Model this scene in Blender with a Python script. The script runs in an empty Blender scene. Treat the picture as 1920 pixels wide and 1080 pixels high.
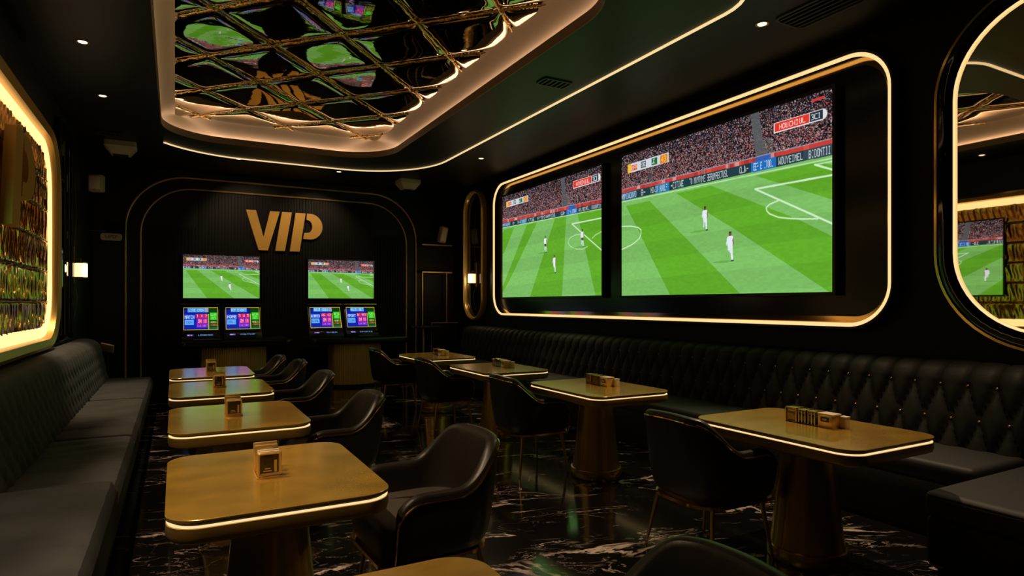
import bpy, bmesh, math, random
import numpy as np
from mathutils import Vector, Matrix

random.seed(7)
rng = np.random.default_rng(11)
SC = bpy.context.scene
COL = SC.collection
PI = math.pi

# ------------------------------------------------------------------ camera, world, exposure
YAW = math.atan(632 / 1163)
cam_data = bpy.data.cameras.new('camera')
cam_data.sensor_width = 36
cam_data.lens = 36 * 1163 / 1920
cam_data.shift_y = 30 / 1920
cam_data.clip_start = 0.05
cam = bpy.data.objects.new('camera', cam_data)
COL.objects.link(cam)
cam.location = (0, 0, 1.45)
cam.rotation_euler = (PI / 2, 0, -YAW)
SC.camera = cam

world = bpy.data.worlds.new('dim_room_air')
SC.world = world
world.use_nodes = True
world.node_tree.nodes['Background'].inputs[0].default_value = (1.0, 0.8, 0.55, 1)
world.node_tree.nodes['Background'].inputs[1].default_value = 0.0

SC.view_settings.view_transform = 'Standard'
SC.view_settings.look = 'None'
SC.view_settings.gamma = 1
SC.view_settings.exposure = 0.0
SC.view_settings.use_curve_mapping = False
try:
    SC.cycles.use_denoising = True
    SC.cycles.max_bounces = 8
    SC.cycles.glossy_bounces = 5
    SC.cycles.diffuse_bounces = 3
    SC.cycles.caustics_reflective = True
    SC.cycles.sample_clamp_indirect = 3.0
    SC.cycles.blur_glossy = 0.5
except Exception:
    pass

WARM = (1.0, 0.72, 0.42)
H_CEIL = 3.68
H_MIR = 3.98
XL, XR, YB, YN = -1.15, 5.05, 11.8, -2.6


def spot(name, loc, target, watts, angle=60, blend=0.6, color=WARM, size=0.03):
    d = bpy.data.lights.new(name, 'SPOT')
    d.energy = watts
    d.spot_size = math.radians(angle)
    d.spot_blend = blend
    d.shadow_soft_size = size
    d.color = color
    o = bpy.data.objects.new(name, d)
    COL.objects.link(o)
    o.location = loc
    v = Vector(target) - Vector(loc)
    o.rotation_euler = v.to_track_quat('-Z', 'Y').to_euler()
    return o


# ------------------------------------------------------------------ materials
def srgb(r, g, b):
    def f(c):
        c = c / 255
        return c / 12.92 if c <= 0.04045 else ((c + 0.055) / 1.055) ** 2.4
    return (f(r), f(g), f(b))


def mat(name, color=(0.5, 0.5, 0.5), rough=0.5, metal=0.0, emit=None, strength=1.0, spec=0.5, noise=None, bump=None, coat=0.0):
    m = bpy.data.materials.new(name)
    m.use_nodes = True
    nt = m.node_tree
    b = nt.nodes['Principled BSDF']
    b.inputs['Base Color'].default_value = (*color, 1)
    b.inputs['Roughness'].default_value = rough
    b.inputs['Metallic'].default_value = metal
    b.inputs['Specular IOR Level'].default_value = spec
    b.inputs['Coat Weight'].default_value = coat
    b.inputs['Coat Roughness'].default_value = 0.15
    b.inputs['Coat IOR'].default_value = 1.9
    if emit:
        b.inputs['Emission Color'].default_value = (*emit, 1)
        b.inputs['Emission Strength'].default_value = strength
    tc = nt.nodes.new('ShaderNodeTexCoord')
    if noise:
        scale, amount, stretch = noise
        mp = nt.nodes.new('ShaderNodeMapping')
        mp.inputs['Scale'].default_value = stretch
        nt.links.new(tc.outputs['Object'], mp.inputs[0])
        n = nt.nodes.new('ShaderNodeTexNoise')
        n.inputs['Scale'].default_value = scale
        n.inputs['Detail'].default_value = 6
        nt.links.new(mp.outputs[0], n.inputs['Vector'])
        r = nt.nodes.new('ShaderNodeValToRGB')
        r.color_ramp.elements[0].position = 0.3
        r.color_ramp.elements[1].position = 0.7
        r.color_ramp.elements[0].color = (*[c * (1 - amount) for c in color], 1)
        r.color_ramp.elements[1].color = (*[min(1, c * (1 + amount)) for c in color], 1)
        nt.links.new(n.outputs['Fac'], r.inputs[0])
        nt.links.new(r.outputs[0], b.inputs['Base Color'])
    if bump:
        scale, dist, stretch = bump
        mp = nt.nodes.new('ShaderNodeMapping')
        mp.inputs['Scale'].default_value = stretch
        nt.links.new(tc.outputs['Object'], mp.inputs[0])
        n = nt.nodes.new('ShaderNodeTexNoise')
        n.inputs['Scale'].default_value = scale
        n.inputs['Detail'].default_value = 4
        nt.links.new(mp.outputs[0], n.inputs['Vector'])
        bp = nt.nodes.new('ShaderNodeBump')
        bp.inputs['Strength'].default_value = 1.0
        bp.inputs['Distance'].default_value = dist
        nt.links.new(n.outputs['Fac'], bp.inputs['Height'])
        nt.links.new(bp.outputs[0], b.inputs['Normal'])
    return m


U3 = (1, 1, 1)
M = {}
M['wall'] = mat('black_lacquer_wall', (0.003, 0.0028, 0.0025), 0.55, spec=0.3, bump=(6, 0.002, (1, 1, 0.1)))
M['ceil'] = mat('black_satin_ceiling', (0.009, 0.007, 0.006), 0.42, spec=0.22)
M['slat'] = mat('black_slat', (0.0028, 0.0025, 0.0022), 0.6, spec=0.2)
M['gloss'] = mat('black_glass', (0.003, 0.003, 0.003), 0.04)
M['black'] = mat('black_plastic', (0.006, 0.006, 0.006), 0.35)
M['beige'] = mat('beige_cove_paint', (0.62, 0.46, 0.34), 0.6, noise=(1.5, 0.05, U3))
M['lip'] = mat('brown_cove_lip', (0.20, 0.125, 0.085), 0.5)
M['led'] = mat('warm_neon', (0.9, 0.7, 0.4), 0.5, emit=(1.0, 0.68, 0.30), strength=1.1)
M['led_thin'] = mat('warm_neon_thin', (0.9, 0.7, 0.4), 0.5, emit=(1.0, 0.72, 0.36), strength=0.95)
M['led_table'] = mat('warm_table_edge_light', (0.9, 0.7, 0.4), 0.5, emit=(1.0, 0.76, 0.38), strength=0.95)
M['led_cove'] = mat('hidden_cove_strip', (0.9, 0.7, 0.4), 0.5, emit=(1.0, 0.75, 0.52), strength=3.7)
M['led_wall'] = mat('warm_neon_wide', (0.9, 0.7, 0.4), 0.5, emit=(1.0, 0.66, 0.27), strength=1.5)
M['lamp'] = mat('lamp_glow', (1, 0.9, 0.7), 0.5, emit=(1.0, 0.80, 0.55), strength=3.0)
M['shade'] = mat('sconce_glow', (1, 0.9, 0.7), 0.5, emit=(1.0, 0.70, 0.36), strength=1.6)
M['gold'] = mat('polished_gold', (0.80, 0.50, 0.17), 0.16, 1.0)
M['gold_rough'] = mat('brushed_gold', (0.62, 0.40, 0.14), 0.35, 1.0, bump=(40, 0.0008, (1, 1, 0.05)))
M['inlay'] = mat('dim_gold_inlay', (0.66, 0.42, 0.18), 0.4, 0.55, noise=(3, 0.3, U3))
M['bronze'] = mat('aged_bronze', (0.66, 0.39, 0.12), 0.27, 0.8, noise=(2.5, 0.25, (1, 1, 0.3)))
M['brass_top'] = mat('brushed_brass_top', (0.60, 0.355, 0.05), 0.27, 0.35, coat=1.0, noise=(6, 0.20, (1, 1.6, 1)), bump=(9, 0.0003, (1, 1, 1)))
M['apron'] = mat('brass_apron', (0.38, 0.225, 0.045), 0.32, 0.4)
M['letter'] = mat('gold_letter', (0.66, 0.36, 0.07), 0.5, 0.1)
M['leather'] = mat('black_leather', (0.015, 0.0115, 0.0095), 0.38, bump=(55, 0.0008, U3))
M['lit_seat_leather'] = mat('lit_seat_leather', (0.070, 0.056, 0.050), 0.42, bump=(55, 0.0008, U3))  # chair leather lightened for the seat; light falling there put into the colour
M['panel_black'] = mat('polished_black_panel', (0.002, 0.002, 0.002), 0.2, spec=0.35)
M['band'] = mat('added_gold_reflector', (0.60, 0.36, 0.13), 0.10, 1.0)  # for the reflector added inside the lit screen frame
M['velvet'] = mat('charcoal_fabric', (0.058, 0.061, 0.068), 0.8, noise=(4, 0.25, (1, 1, 1)), bump=(3.5, 0.012, (1, 0.45, 1)))
M['booth'] = mat('dark_green_black_leather', (0.017, 0.017, 0.015), 0.6, spec=0.35, bump=(30, 0.001, U3))
M['booth_seat'] = mat('dark_seat_leather', (0.034, 0.035, 0.038), 0.6, spec=0.4, bump=(3, 0.006, U3))
M['plinth'] = mat('black_plinth', (0.004, 0.004, 0.004), 0.5)
M['cream'] = mat('off_white_plastic', (0.45, 0.36, 0.24), 0.5)
M['grille'] = mat('dark_metal_grille', (0.025, 0.02, 0.014), 0.45, 0.3)
M['amber'] = mat('amber_resin', (0.35, 0.18, 0.03), 0.08, 0.35, coat=0.6)
M['smoke'] = mat('smoked_amber_glass', (0.05, 0.032, 0.01), 0.06, 0.2, coat=0.6)
M['holder'] = mat('warm_gold_metal', (1.0, 0.66, 0.22), 0.25, 0.6)
M['card'] = mat('cream_card', (0.80, 0.66, 0.50), 0.6)
M['card_dark'] = mat('printed_dark', (0.05, 0.03, 0.015), 0.4)
M['pale'] = mat('pale_gold_pack', (0.75, 0.62, 0.36), 0.4, 0.3)
M['mirror'] = mat('clear_tinted_mirror', (0.80, 0.74, 0.66), 0.015, 1.0)
M['quilt'] = mat('bronze_mirror', (0.50, 0.42, 0.29), 0.03, 1.0, bump=(1.6, 0.003, (1, 1.6, 1)))
M['seam'] = mat('crinkled_gold_seam', (0.80, 0.50, 0.17), 0.18, 1.0, bump=(26, 0.02, (1, 1, 1)))
M['panel'] = mat('gold_facet_panel', (0.85, 0.46, 0.10), 0.15, 1.0, bump=(7, 0.004, (1, 1.4, 0.35)))
M['groove'] = mat('dark_groove', (0.02, 0.014, 0.006), 0.4)
M['wire'] = mat('dark_cable', (0.09, 0.06, 0.035), 0.4, 0.4)


def marble():
    m = bpy.data.materials.new('black_marble')
    m.use_nodes = True
    nt = m.node_tree
    b = nt.nodes['Principled BSDF']
    N = nt.nodes.new
    L = nt.links.new
    tc = N('ShaderNodeTexCoord')
    rot = N('ShaderNodeMapping')
    rot.vector_type = 'POINT'
    rot.inputs['Rotation'].default_value = (0, 0, 0.36)
    L(tc.outputs['Object'], rot.inputs[0])

    def vein(scale, stretch, off, width, soft, mscale, mlo, mhi, dist=1.0):
        mp = N('ShaderNodeMapping')
        mp.inputs['Scale'].default_value = stretch
        mp.inputs['Location'].default_value = off
        L(rot.outputs[0], mp.inputs[0])
        n = N('ShaderNodeTexNoise')
        n.inputs['Scale'].default_value = scale
        n.inputs['Detail'].default_value = 7
        n.inputs['Roughness'].default_value = 0.58
        n.inputs['Distortion'].default_value = dist
        L(mp.outputs[0], n.inputs['Vector'])
        s = N('ShaderNodeMath'); s.operation = 'SUBTRACT'; s.inputs[1].default_value = 0.5
        L(n.outputs['Fac'], s.inputs[0])
        a = N('ShaderNodeMath'); a.operation = 'ABSOLUTE'
        L(s.outputs[0], a.inputs[0])
        mr = N('ShaderNodeMapRange')
        mr.inputs['From Min'].default_value = width
        mr.inputs['From Max'].default_value = width + soft
        mr.inputs['To Min'].default_value = 1
        mr.inputs['To Max'].default_value = 0
        L(a.outputs[0], mr.inputs['Value'])
        k = N('ShaderNodeTexNoise')
        k.inputs['Scale'].default_value = mscale
        k.inputs['Detail'].default_value = 2
        L(mp.outputs[0], k.inputs['Vector'])
        mk = N('ShaderNodeMapRange')
        mk.inputs['From Min'].default_value = mlo
        mk.inputs['From Max'].default_value = mhi
        L(k.outputs['Fac'], mk.inputs['Value'])
        mu = N('ShaderNodeMath'); mu.operation = 'MULTIPLY'
        L(mr.outputs[0], mu.inputs[0]); L(mk.outputs[0], mu.inputs[1])
        return mu.outputs[0]
    v1 = vein(0.75, (0.75, 1.9, 1), (1.3, 0.4, 0), 0.004, 0.007, 1.3, 0.50, 0.58, 0.6)
    v2 = vein(1.7, (0.7, 2.0, 1), (4.7, 2.2, 0), 0.0015, 0.0055, 2.0, 0.51, 0.60, 0.9)
    v3 = vein(3.6, (0.8, 1.7, 1), (9.1, 7.7, 0), 0.001, 0.007, 1.2, 0.50, 0.62, 1.2)
    mx = N('ShaderNodeMath'); mx.operation = 'MAXIMUM'
    L(v1, mx.inputs[0]); L(v2, mx.inputs[1])
    h = N('ShaderNodeMath'); h.operation = 'MULTIPLY'; h.inputs[1].default_value = 0.5
    L(v3, h.inputs[0])
    mx2 = N('ShaderNodeMath'); mx2.operation = 'MAXIMUM'
    L(mx.outputs[0], mx2.inputs[0]); L(h.outputs[0], mx2.inputs[1])
    mix = N('ShaderNodeMix'); mix.data_type = 'RGBA'
    mix.inputs['A'].default_value = (0.006, 0.005, 0.005, 1)
    mix.inputs['B'].default_value = (0.60, 0.48, 0.43, 1)
    L(mx2.outputs[0], mix.inputs['Factor'])
    L(mix.outputs['Result'], b.inputs['Base Color'])
    b.inputs['Roughness'].default_value = 0.10
    b.inputs['Specular IOR Level'].default_value = 0.6
    return m


M['marble'] = marble()


def screen_mat():
    m = bpy.data.materials.new('lit_screen_picture')
    m.use_nodes = True
    nt = m.node_tree
    b = nt.nodes['Principled BSDF']
    b.inputs['Base Color'].default_value = (0.0, 0.0, 0.0, 1)
    b.inputs['Roughness'].default_value = 0.3
    b.inputs['Specular IOR Level'].default_value = 0.2
    a = nt.nodes.new('ShaderNodeAttribute')
    a.attribute_name = 'picture'
    nt.links.new(a.outputs['Color'], b.inputs['Emission Color'])
    b.inputs['Emission Strength'].default_value = 1.0
    return m


M['screen'] = screen_mat()


# ------------------------------------------------------------------ mesh helpers
class G:
    """collects shapes and builds them as one mesh object"""

    def __init__(self):
        self.v = []
        self.f = []

    def add(self, verts, faces):
        n = len(self.v)
        self.v += [tuple(p) for p in verts]
        self.f += [tuple(i + n for i in f) for f in faces]
        return self

    def box(self, x0, x1, y0, y1, z0, z1):
        v = [(x, y, z) for z in (z0, z1) for y in (y0, y1) for x in (x0, x1)]
        f = [(0, 2, 3, 1), (4, 5, 7, 6), (0, 1, 5, 4), (2, 6, 7, 3), (0, 4, 6, 2), (1, 3, 7, 5)]
        return self.add(v, f)

    def loft(self, rings, close_ring=True, close_loft=False, cap0=False, cap1=False):
        n = len(rings[0])
        v = [p for r in rings for p in r]
        f = []
        m = len(rings)
        for i in range(m if close_loft else m - 1):
            a, b = i * n, ((i + 1) % m) * n
            for j in range(n if close_ring else n - 1):
                k = (j + 1) % n
                f.append((a + j, a + k, b + k, b + j))
        if cap0:
            f.append(tuple(range(n))[::-1])
        if cap1:
            f.append(tuple((m - 1) * n + j for j in range(n)))
        return self.add(v, f)

    def lathe(self, prof, n=48, cx=0, cy=0, cap=True):
        rings = [[(cx + r * math.cos(2 * PI * k / n), cy + r * math.sin(2 * PI * k / n), z) for k in range(n)] for r, z in prof]
        return self.loft(rings, cap0=cap, cap1=cap)

    def tube(self, pts, r, n=8, closed=False, flat=1.0):
        pts = [Vector(p) for p in pts]
        m = len(pts)
        rings = []
        up = None
        for i, p in enumerate(pts):
            if closed:
                t = pts[(i + 1) % m] - pts[i - 1]
            else:
                t = pts[min(i + 1, m - 1)] - pts[max(i - 1, 0)]
            if t.length < 1e-9:
                t = Vector((0, 0, 1))
            t.normalize()
            if up is None:
                up = t.orthogonal().normalized()
            up = (up - t * up.dot(t))
            if up.length < 1e-6:
                up = t.orthogonal()
            up.normalize()
            w = t.cross(up)
            rr = r(i / (m - 1)) if callable(r) else r
            rings.append([p + up * rr * math.cos(2 * PI * k / n) + w * rr * flat * math.sin(2 * PI * k / n) for k in range(n)])
        return self.loft(rings, close_loft=closed, cap0=not closed, cap1=not closed)

    def build(self, name, material, parent=None, smooth=True, bevel=0.0, seg=2, loc=None):
        me = bpy.data.meshes.new(name)
        me.from_pydata(self.v, [], self.f)
        bm = bmesh.new()
        bm.from_mesh(me)
        bmesh.ops.recalc_face_normals(bm, faces=bm.faces)
        if bevel:
            es = [e for e in bm.edges if len(e.link_faces) == 2 and e.calc_face_angle(0) > 0.6]
            bmesh.ops.bevel(bm, geom=es, offset=bevel, segments=seg, profile=0.5, affect='EDGES')
        bm.to_mesh(me)
        bm.free()
        if smooth:
            me.polygons.foreach_set('use_smooth', [True] * len(me.polygons))
            me.set_sharp_from_angle(angle=math.radians(38))
        me.materials.append(material)
        o = bpy.data.objects.new(name, me)
        COL.objects.link(o)
        if parent:
            o.parent = parent
        if loc:
            o.location = loc
        return o


def tag(o, label=None, cat=None, group=None, kind=None):
    if label: o['label'] = label
    if cat: o['category'] = cat
    if group: o['group'] = group
    if kind: o['kind'] = kind
    return o


def thing(name, label, cat, loc=(0, 0, 0), rz=0, group=None):
    o = bpy.data.objects.new(name, None)
    o.empty_display_size = 0.05
    COL.objects.link(o)
    o.location = loc
    o.rotation_euler = (0, 0, rz)
    return tag(o, label, cat, group)


def copy_tree(o, parent=None):
    c = o.copy()
    COL.objects.link(c)
    if parent:
        c.parent = parent
    for ch in list(o.children):
        copy_tree(ch, c)
    return c


def rr(w0, w1, h0, h1, r, n=10, off=0.0):
    """rounded rectangle outline, counter clockwise"""
    w0 -= off; w1 += off; h0 -= off; h1 += off
    r = max(0.001, r + off)
    pts = []
    for cx, cy, a0 in ((w1 - r, h1 - r, 0), (w0 + r, h1 - r, 90), (w0 + r, h0 + r, 180), (w1 - r, h0 + r, 270)):
        for k in range(n + 1):
            a = math.radians(a0 + 90 * k / n)
            pts.append((cx + r * math.cos(a), cy + r * math.sin(a)))
    return pts


def on_x(pts, x):
    return [(x, a, b) for a, b in pts]


# ------------------------------------------------------------------ screen pictures
FONT = {'A': '0E11111F111111', 'B': '1E11111E11111E', 'C': '0F10101010100F', 'D': '1E11111111111E', 'E': '1F10101E10101F',
        'F': '1F10101E101010', 'G': '0F10101311110F', 'H': '1111111F111111', 'I': '0E04040404040E', 'K': '11121418141211',
        'L': '1010101010101F', 'M': '111B1515111111', 'N': '11191513111111', 'O': '0E11111111110E', 'P': '1E11111E101010',
        'R': '1E11111E141211', 'S': '0F10100E01011E', 'T': '1F040404040404', 'U': '1111111111110E', 'V': '111111110A0A04',
        'W': '11111115151B11', 'X': '11110A040A1111', 'Y': '11110A04040404', 'Z': '1F01020408101F', '0': '0E11131519110E',
        '1': '040C040404040E', '2': '0E11010608101F', '3': '1E01010E01011E', '4': '02060A121F0202', '5': '1F101E0101111E',
        '6': '0E10101E11110E', '7': '1F010204080808', '8': '0E11110E11110E', '9': '0E11110F01010E', ' ': '00000000000000',
        '-': '0000001F000000', ':': '00040000000400'}


def text_bits(s):
    rows = np.zeros((7, 6 * len(s)))
    for i, ch in enumerate(s):
        g = FONT.get(ch, FONT[' '])
        for r_ in range(7):
            b = int(g[2 * r_:2 * r_ + 2], 16)
            for c_ in range(5):
                if b >> (4 - c_) & 1:
                    rows[r_, 6 * i + c_] = 1
    return rows


class Pic:
    def __init__(self, w, h):
        self.w, self.h = w, h
        self.u, self.v = np.meshgrid((np.arange(w) + .5) / w, (np.arange(h) + .5) / h)
        self.a = np.zeros((h, w, 3))

    def put(self, mask, col, alpha=1.0):
        m = np.clip(mask.astype(float) * alpha, 0, 1)[..., None]
        self.a = self.a * (1 - m) + np.array(col, float) / 255 * m

    def rect(self, u0, v0, u1, v1, col, alpha=1.0):
        self.put((self.u >= u0) & (self.u < u1) & (self.v >= v0) & (self.v < v1), col, alpha)

    def poly(self, pts, col, alpha=1.0):
        inside = np.zeros(self.u.shape, bool)
        n = len(pts)
        for i in range(n):
            x0, y0 = pts[i]; x1, y1 = pts[(i + 1) % n]
            if y0 == y1: continue
            c = ((y0 > self.v) != (y1 > self.v)) & (self.u < (x1 - x0) * (self.v - y0) / (y1 - y0) + x0)
            inside ^= c
        self.put(inside, col, alpha)

    def line(self, pts, wid, col, alpha=1.0, asp=1.64):
        d = np.full(self.u.shape, 9.)
        for (x0, y0), (x1, y1) in zip(pts[:-1], pts[1:]):
            ax, ay, bx, by = x0 * asp, y0, x1 * asp, y1
            px, py = self.u * asp - ax, self.v - ay
            dx, dy = bx - ax, by - ay
            t = np.clip((px * dx + py * dy) / (dx * dx + dy * dy + 1e-12), 0, 1)
            d = np.minimum(d, np.hypot(px - t * dx, py - t * dy))
        self.put(np.clip((wid - d) / (0.6 / self.h) + .5, 0, 1), col, alpha)

    def text(self, s, u0, v0, u1, v1, col, alpha=1.0):
        b = text_bits(s)
        x = ((self.u - u0) / (u1 - u0) * b.shape[1]).astype(int)
        y = ((self.v - v0) / (v1 - v0) * 7).astype(int)
        ok = (self.u >= u0) & (self.u < u1) & (self.v >= v0) & (self.v < v1)
        x = np.clip(x, 0, b.shape[1] - 1); y = np.clip(y, 0, 6)
        self.put(ok & (b[y, x] > 0), col, alpha)


def player(p, u, v0, v1, facing=1, shorts=(225, 232, 240)):
    h = v1 - v0
    w = h * 0.11
    W_ = (226, 234, 242)
    f = facing
    p.poly([(u - .3 * w, v0 + .02 * h), (u + .3 * w, v0 + .02 * h), (u + .3 * w, v0 + .14 * h), (u - .3 * w, v0 + .14 * h)], (112, 66, 48))
    p.rect(u - .32 * w, v0, u + .32 * w, v0 + .05 * h, (60, 38, 30))
    p.poly([(u - .7 * w, v0 + .17 * h), (u - .2 * w, v0 + .14 * h), (u + .4 * w, v0 + .14 * h), (u + .75 * w, v0 + .19 * h), (u + .5 * w, v0 + .5 * h), (u - .6 * w, v0 + .5 * h)], W_)
    p.poly([(u - .75 * w, v0 + .18 * h), (u - .95 * w, v0 + .42 * h), (u - .8 * w, v0 + .47 * h), (u - .5 * w, v0 + .25 * h)], W_)
    p.poly([(u + .7 * w, v0 + .19 * h), (u + .95 * w, v0 + .4 * h), (u + .8 * w, v0 + .5 * h), (u + .5 * w, v0 + .3 * h)], (150, 105, 90))
    p.poly([(u - .6 * w, v0 + .48 * h), (u + .55 * w, v0 + .48 * h), (u + .6 * w, v0 + .66 * h), (u + .05 * w, v0 + .66 * h), (u - .5 * w, v0 + .64 * h)], shorts)
    p.poly([(u - .5 * w, v0 + .62 * h), (u - .05 * w, v0 + .62 * h), (u - .25 * w * f, v0 + .86 * h), (u - .6 * w * f, v0 + .84 * h)], (200, 215, 225))
    p.poly([(u + .05 * w, v0 + .64 * h), (u + .6 * w, v0 + .64 * h), (u + .65 * w, v0 + .96 * h), (u + .25 * w, v0 + .96 * h)], W_)
    p.rect(u + .2 * w, v0 + .95 * h, u + .85 * w, v0 + h, (40, 50, 90))


def football(w, h, kind):
    p = Pic(w, h)
    u, v = p.u, p.v
    left = kind == 'left'
    # pitch with mown bands
    light, dark = (126, 192, 100), (98, 172, 42)
    p.rect(0, 0, 1, 1, light)
    if left:
        bands = [[(.333, 1), (.593, .33), (.70, .33), (.66, 1)], [(-.1, 1.0), (.01, .87), (.27, .33), (.42, .33), (.16, 1)] if False else [(-.05, .95), (.014, .87), (.298, .33), (.41, .33), (.10, .82), (-.05, 1.02)],
                 [(-.1, .62), (.02, .56), (.15, .33), (.02, .33), (-.1, .5)], [(.80, .33), (.98, .33), (1.4, .62), (1.2, 1.0), (.95, 1)]]
    else:
        bands = [[(.304, 1), (.119, .57), (.06, .45), (.02, .33), (.18, .33), (.50, .8), (.654, 1)] if False else [(.304, 1), (.119, .564), (.03, .36), (.182, .36), (.654, 1)],
                 [(.34, .35), (.52, .35), (.88, .62), (1.3, 1.0), (.99, 1.0), (.62, .62)], [(.72, .35), (.95, .35), (1.4, .62), (1.1, .62)]]
    for b in bands:
        p.poly(b, dark)
    # cross bands
    cross = 0.5 + 0.5 * np.sin((v ** 0.7) * 34 + u * 1.2)
    p.a *= (1 - 0.045 * (cross > .5))[..., None]
    n1 = rng.random((h // 4 + 2, w // 10 + 2))
    nn = np.kron(n1, np.ones((4, 10)))[:h, :w]
    p.a *= (0.965 + 0.05 * nn)[..., None]
    p.a *= (0.97 + 0.05 * v)[..., None]
    # markings
    L_ = (205, 240, 200)
    if left:
        p.line([(0, .308), (1, .337)], .003, L_, .7)
        p.line([(1, .406), (.751, .406), (1.02, .675)], .005, L_, .95)
        arc = [(.835, .504), (.79, .50), (.751, .51), (.725, .53), (.716, .557), (.74, .591), (.79, .618), (.846, .626), (.885, .61)]
        p.line(arc, .0035, L_, .7)
        p.line([(1, .51), (.95, .528), (.923, .551)], .004, L_, .7)
    else:
        p.line([(0, .326), (1, .346)], .0035, L_, .7)
        p.line([(.941, .359), (1.01, .41)], .005, L_, .95)
        p.line([(.941, .359), (1.01, .362)], .003, L_, .8)
        p.line([(1, .428), (.717, .422), (1.01, .675)], .005, L_, .95)
        arc = [(.811, .507), (.775, .52), (.762, .535), (.765, .555), (.776, .572), (.81, .597), (.85, .611), (.90, .624), (.951, .632)]
        p.line(arc, .004, L_, .9)
        if kind == 'big': p.line([(0, .501), (.063, .510), (.11, .527), (.129, .547), (.129, .577), (.119, .604), (.09, .628), (.063, .644), (0, .667)], .004, L_, .95)
    # crowd
    top = .25 + .03 * u if left else .262
    crowd = v < top
    r1 = rng.random((h, w)); r2 = rng.random((h, w)); r3 = rng.random((h, w))
    dark_c = np.array([34, 29, 33]) / 255.
    if kind != 'back':
        for q_ in (0, 1, 2):
            rk = rng.random((h // 2 + 1, w // 2 + 1)); rk = np.kron(rk, np.ones((2, 2)))[:h, :w]
            mixm = rng.random((h, w)) < .75
            if q_ == 0: r1 = np.where(mixm, rk, r1)
            elif q_ == 1: r2 = np.where(mixm, rk, r2)
            else: r3 = np.where(mixm, rk, r3)
    c = dark_c[None, None] * (0.3 + 1.1 * r1[..., None])
    pinks = np.array([190, 132, 130]) / 255.
    reds = np.array([186, 62, 62]) / 255.
    pale = np.array([196, 190, 196]) / 255.
    dens = np.clip(.12 + .50 * v / .26, 0, 1) * (.75 + .5 * np.kron(rng.random((h // 12 + 1, w // 14 + 1)), np.ones((12, 14)))[:h, :w])
    c = np.where((r2 < dens * .42)[..., None], pinks * (.6 + .5 * r3[..., None]), c)
    c = np.where(((r2 > .90) & (r1 > .3))[..., None], pale * (.6 + .45 * r3[..., None]), c)
    c = np.where(((r2 > .62) & (r2 < .62 + .12 * dens))[..., None], reds * (.7 + .5 * r3[..., None]), c)
    c = np.where(((r2 > .5) & (r2 < .53))[..., None], np.array([90, 110, 150]) / 255. * (.7 + .5 * r3[..., None]), c)
    p.a = np.where(crowd[..., None], c, p.a)
    # stair aisle
    aw = .018
    cx = (.715 + .1 * v) if not left else (.665 + .1 * v)
    p.put(crowd & (np.abs(u - cx) < aw), (92, 96, 98), .85)
    p.put(crowd & (np.abs(u - cx - .035) < .018) & (v > .16), (120, 118, 112), .45)
    p.put(crowd & (np.abs(u - .19) < .012) & (v > .14), (100, 98, 100), .4)
    # hoardings
    b0, b1, b2 = (.232, .258, .302) if left else (.240, .262, .318)
    sl = .03 * u if left else .012 * u
    vv = v - sl
    p.put((vv > b0) & (vv < b1 + .006), (196, 62, 52))
    for k in range(26):
        u0 = rng.random(); p.put((vv > b0) & (vv < b1) & (u > u0) & (u < u0 + .02), [(150, 44, 44), (225, 92, 74), (230, 190, 190)][k % 3], .6)
    p.put((vv > b1) & (vv < b2), (30, 58, 66))
    for u0, u1, col in ((0, .10, (30, 92, 130)), (.22, .30, (36, 120, 170)), (.60, .66, (34, 60, 70)), (.70, .80, (30, 110, 190)), (.90, 1, (50, 70, 84)), (.335, .40, (24, 66, 74))):
        p.put((vv > b1) & (vv < b2) & (u >= u0) & (u < u1), col)
    p.put((vv > b0 - .004) & (vv < b1) & (u > .72) & (u < .78), (38, 92, 180), .9)
    for s, u0, u1 in (('HMMIWOUVO', .0, .10), ('B-', .13, .16), ('NIWIX HUOLF', .19, .29), ('-CITIWE', .31, .38), ('TO NYVTOME BEAUMFECTUSL', .41, .60), ('CLUW-', .65, .69), ('EEP E ITOOU', .71, .79), ('WOUYEIMEL', .81, .90), ('BIOONTII', .92, .995)):
        b = text_bits(s)
        x = np.clip(((u - u0) / (u1 - u0) * b.shape[1]).astype(int), 0, b.shape[1] - 1)
        y = np.clip(((vv - b1 - .008) / (b2 - b1 - .016) * 7).astype(int), 0, 6)
        ok = (u >= u0) & (u < u1) & (vv > b1 + .008) & (vv < b2 - .008)
        p.put(ok & (b[y, x] > 0), (220, 228, 230), .85)
    p.put((vv > b0 - .006) & (vv < b0), (170, 170, 190), .7)
    # score bug (top left)
    x0, x1, y0, y1 = (.05, .312, .060, .114) if left else (.042, .297, .072, .134)
    W = x1 - x0
    p.rect(x0, y0, x1, y1, (206, 214, 220))
    p.rect(x0, y0, x0 + .09 * W, y1, (235, 190, 60))
    p.rect(x0 + .09 * W, y0 + .012, x0 + .25 * W, y1 - .010, (216, 84, 48))
    p.text('EFA', x0 + .10 * W, y0 + .018, x0 + .25 * W, y1 - .016, (250, 220, 190))
    p.rect(x0 + .34 * W, y0 + .008, x0 + .46 * W, y1 - .012, (70, 84, 100))
    p.text('SE', x0 + .35 * W, y0 + .016, x0 + .46 * W, y1 - .018, (230, 230, 230))
    p.rect(x0 + .60 * W, y0 + .008, x0 + .74 * W, y1 - .008, (36, 110, 66))
    p.text('LE', x0 + .61 * W, y0 + .014, x0 + .68 * W, y1 - .02, (240, 240, 240))
    p.rect(x0 + .80 * W, y0 + .004, x0 + .97 * W, y1 - .004, (226, 128, 34))
    p.text('43', x0 + .83 * W, y0 + .012, x0 + .95 * W, y1 - .012, (250, 200, 90))
    # banner (top right)
    x0, x1, y0, y1 = (.765, .982, .062, .116) if left else (.795, .975, .094, .140)
    W = x1 - x0
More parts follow.
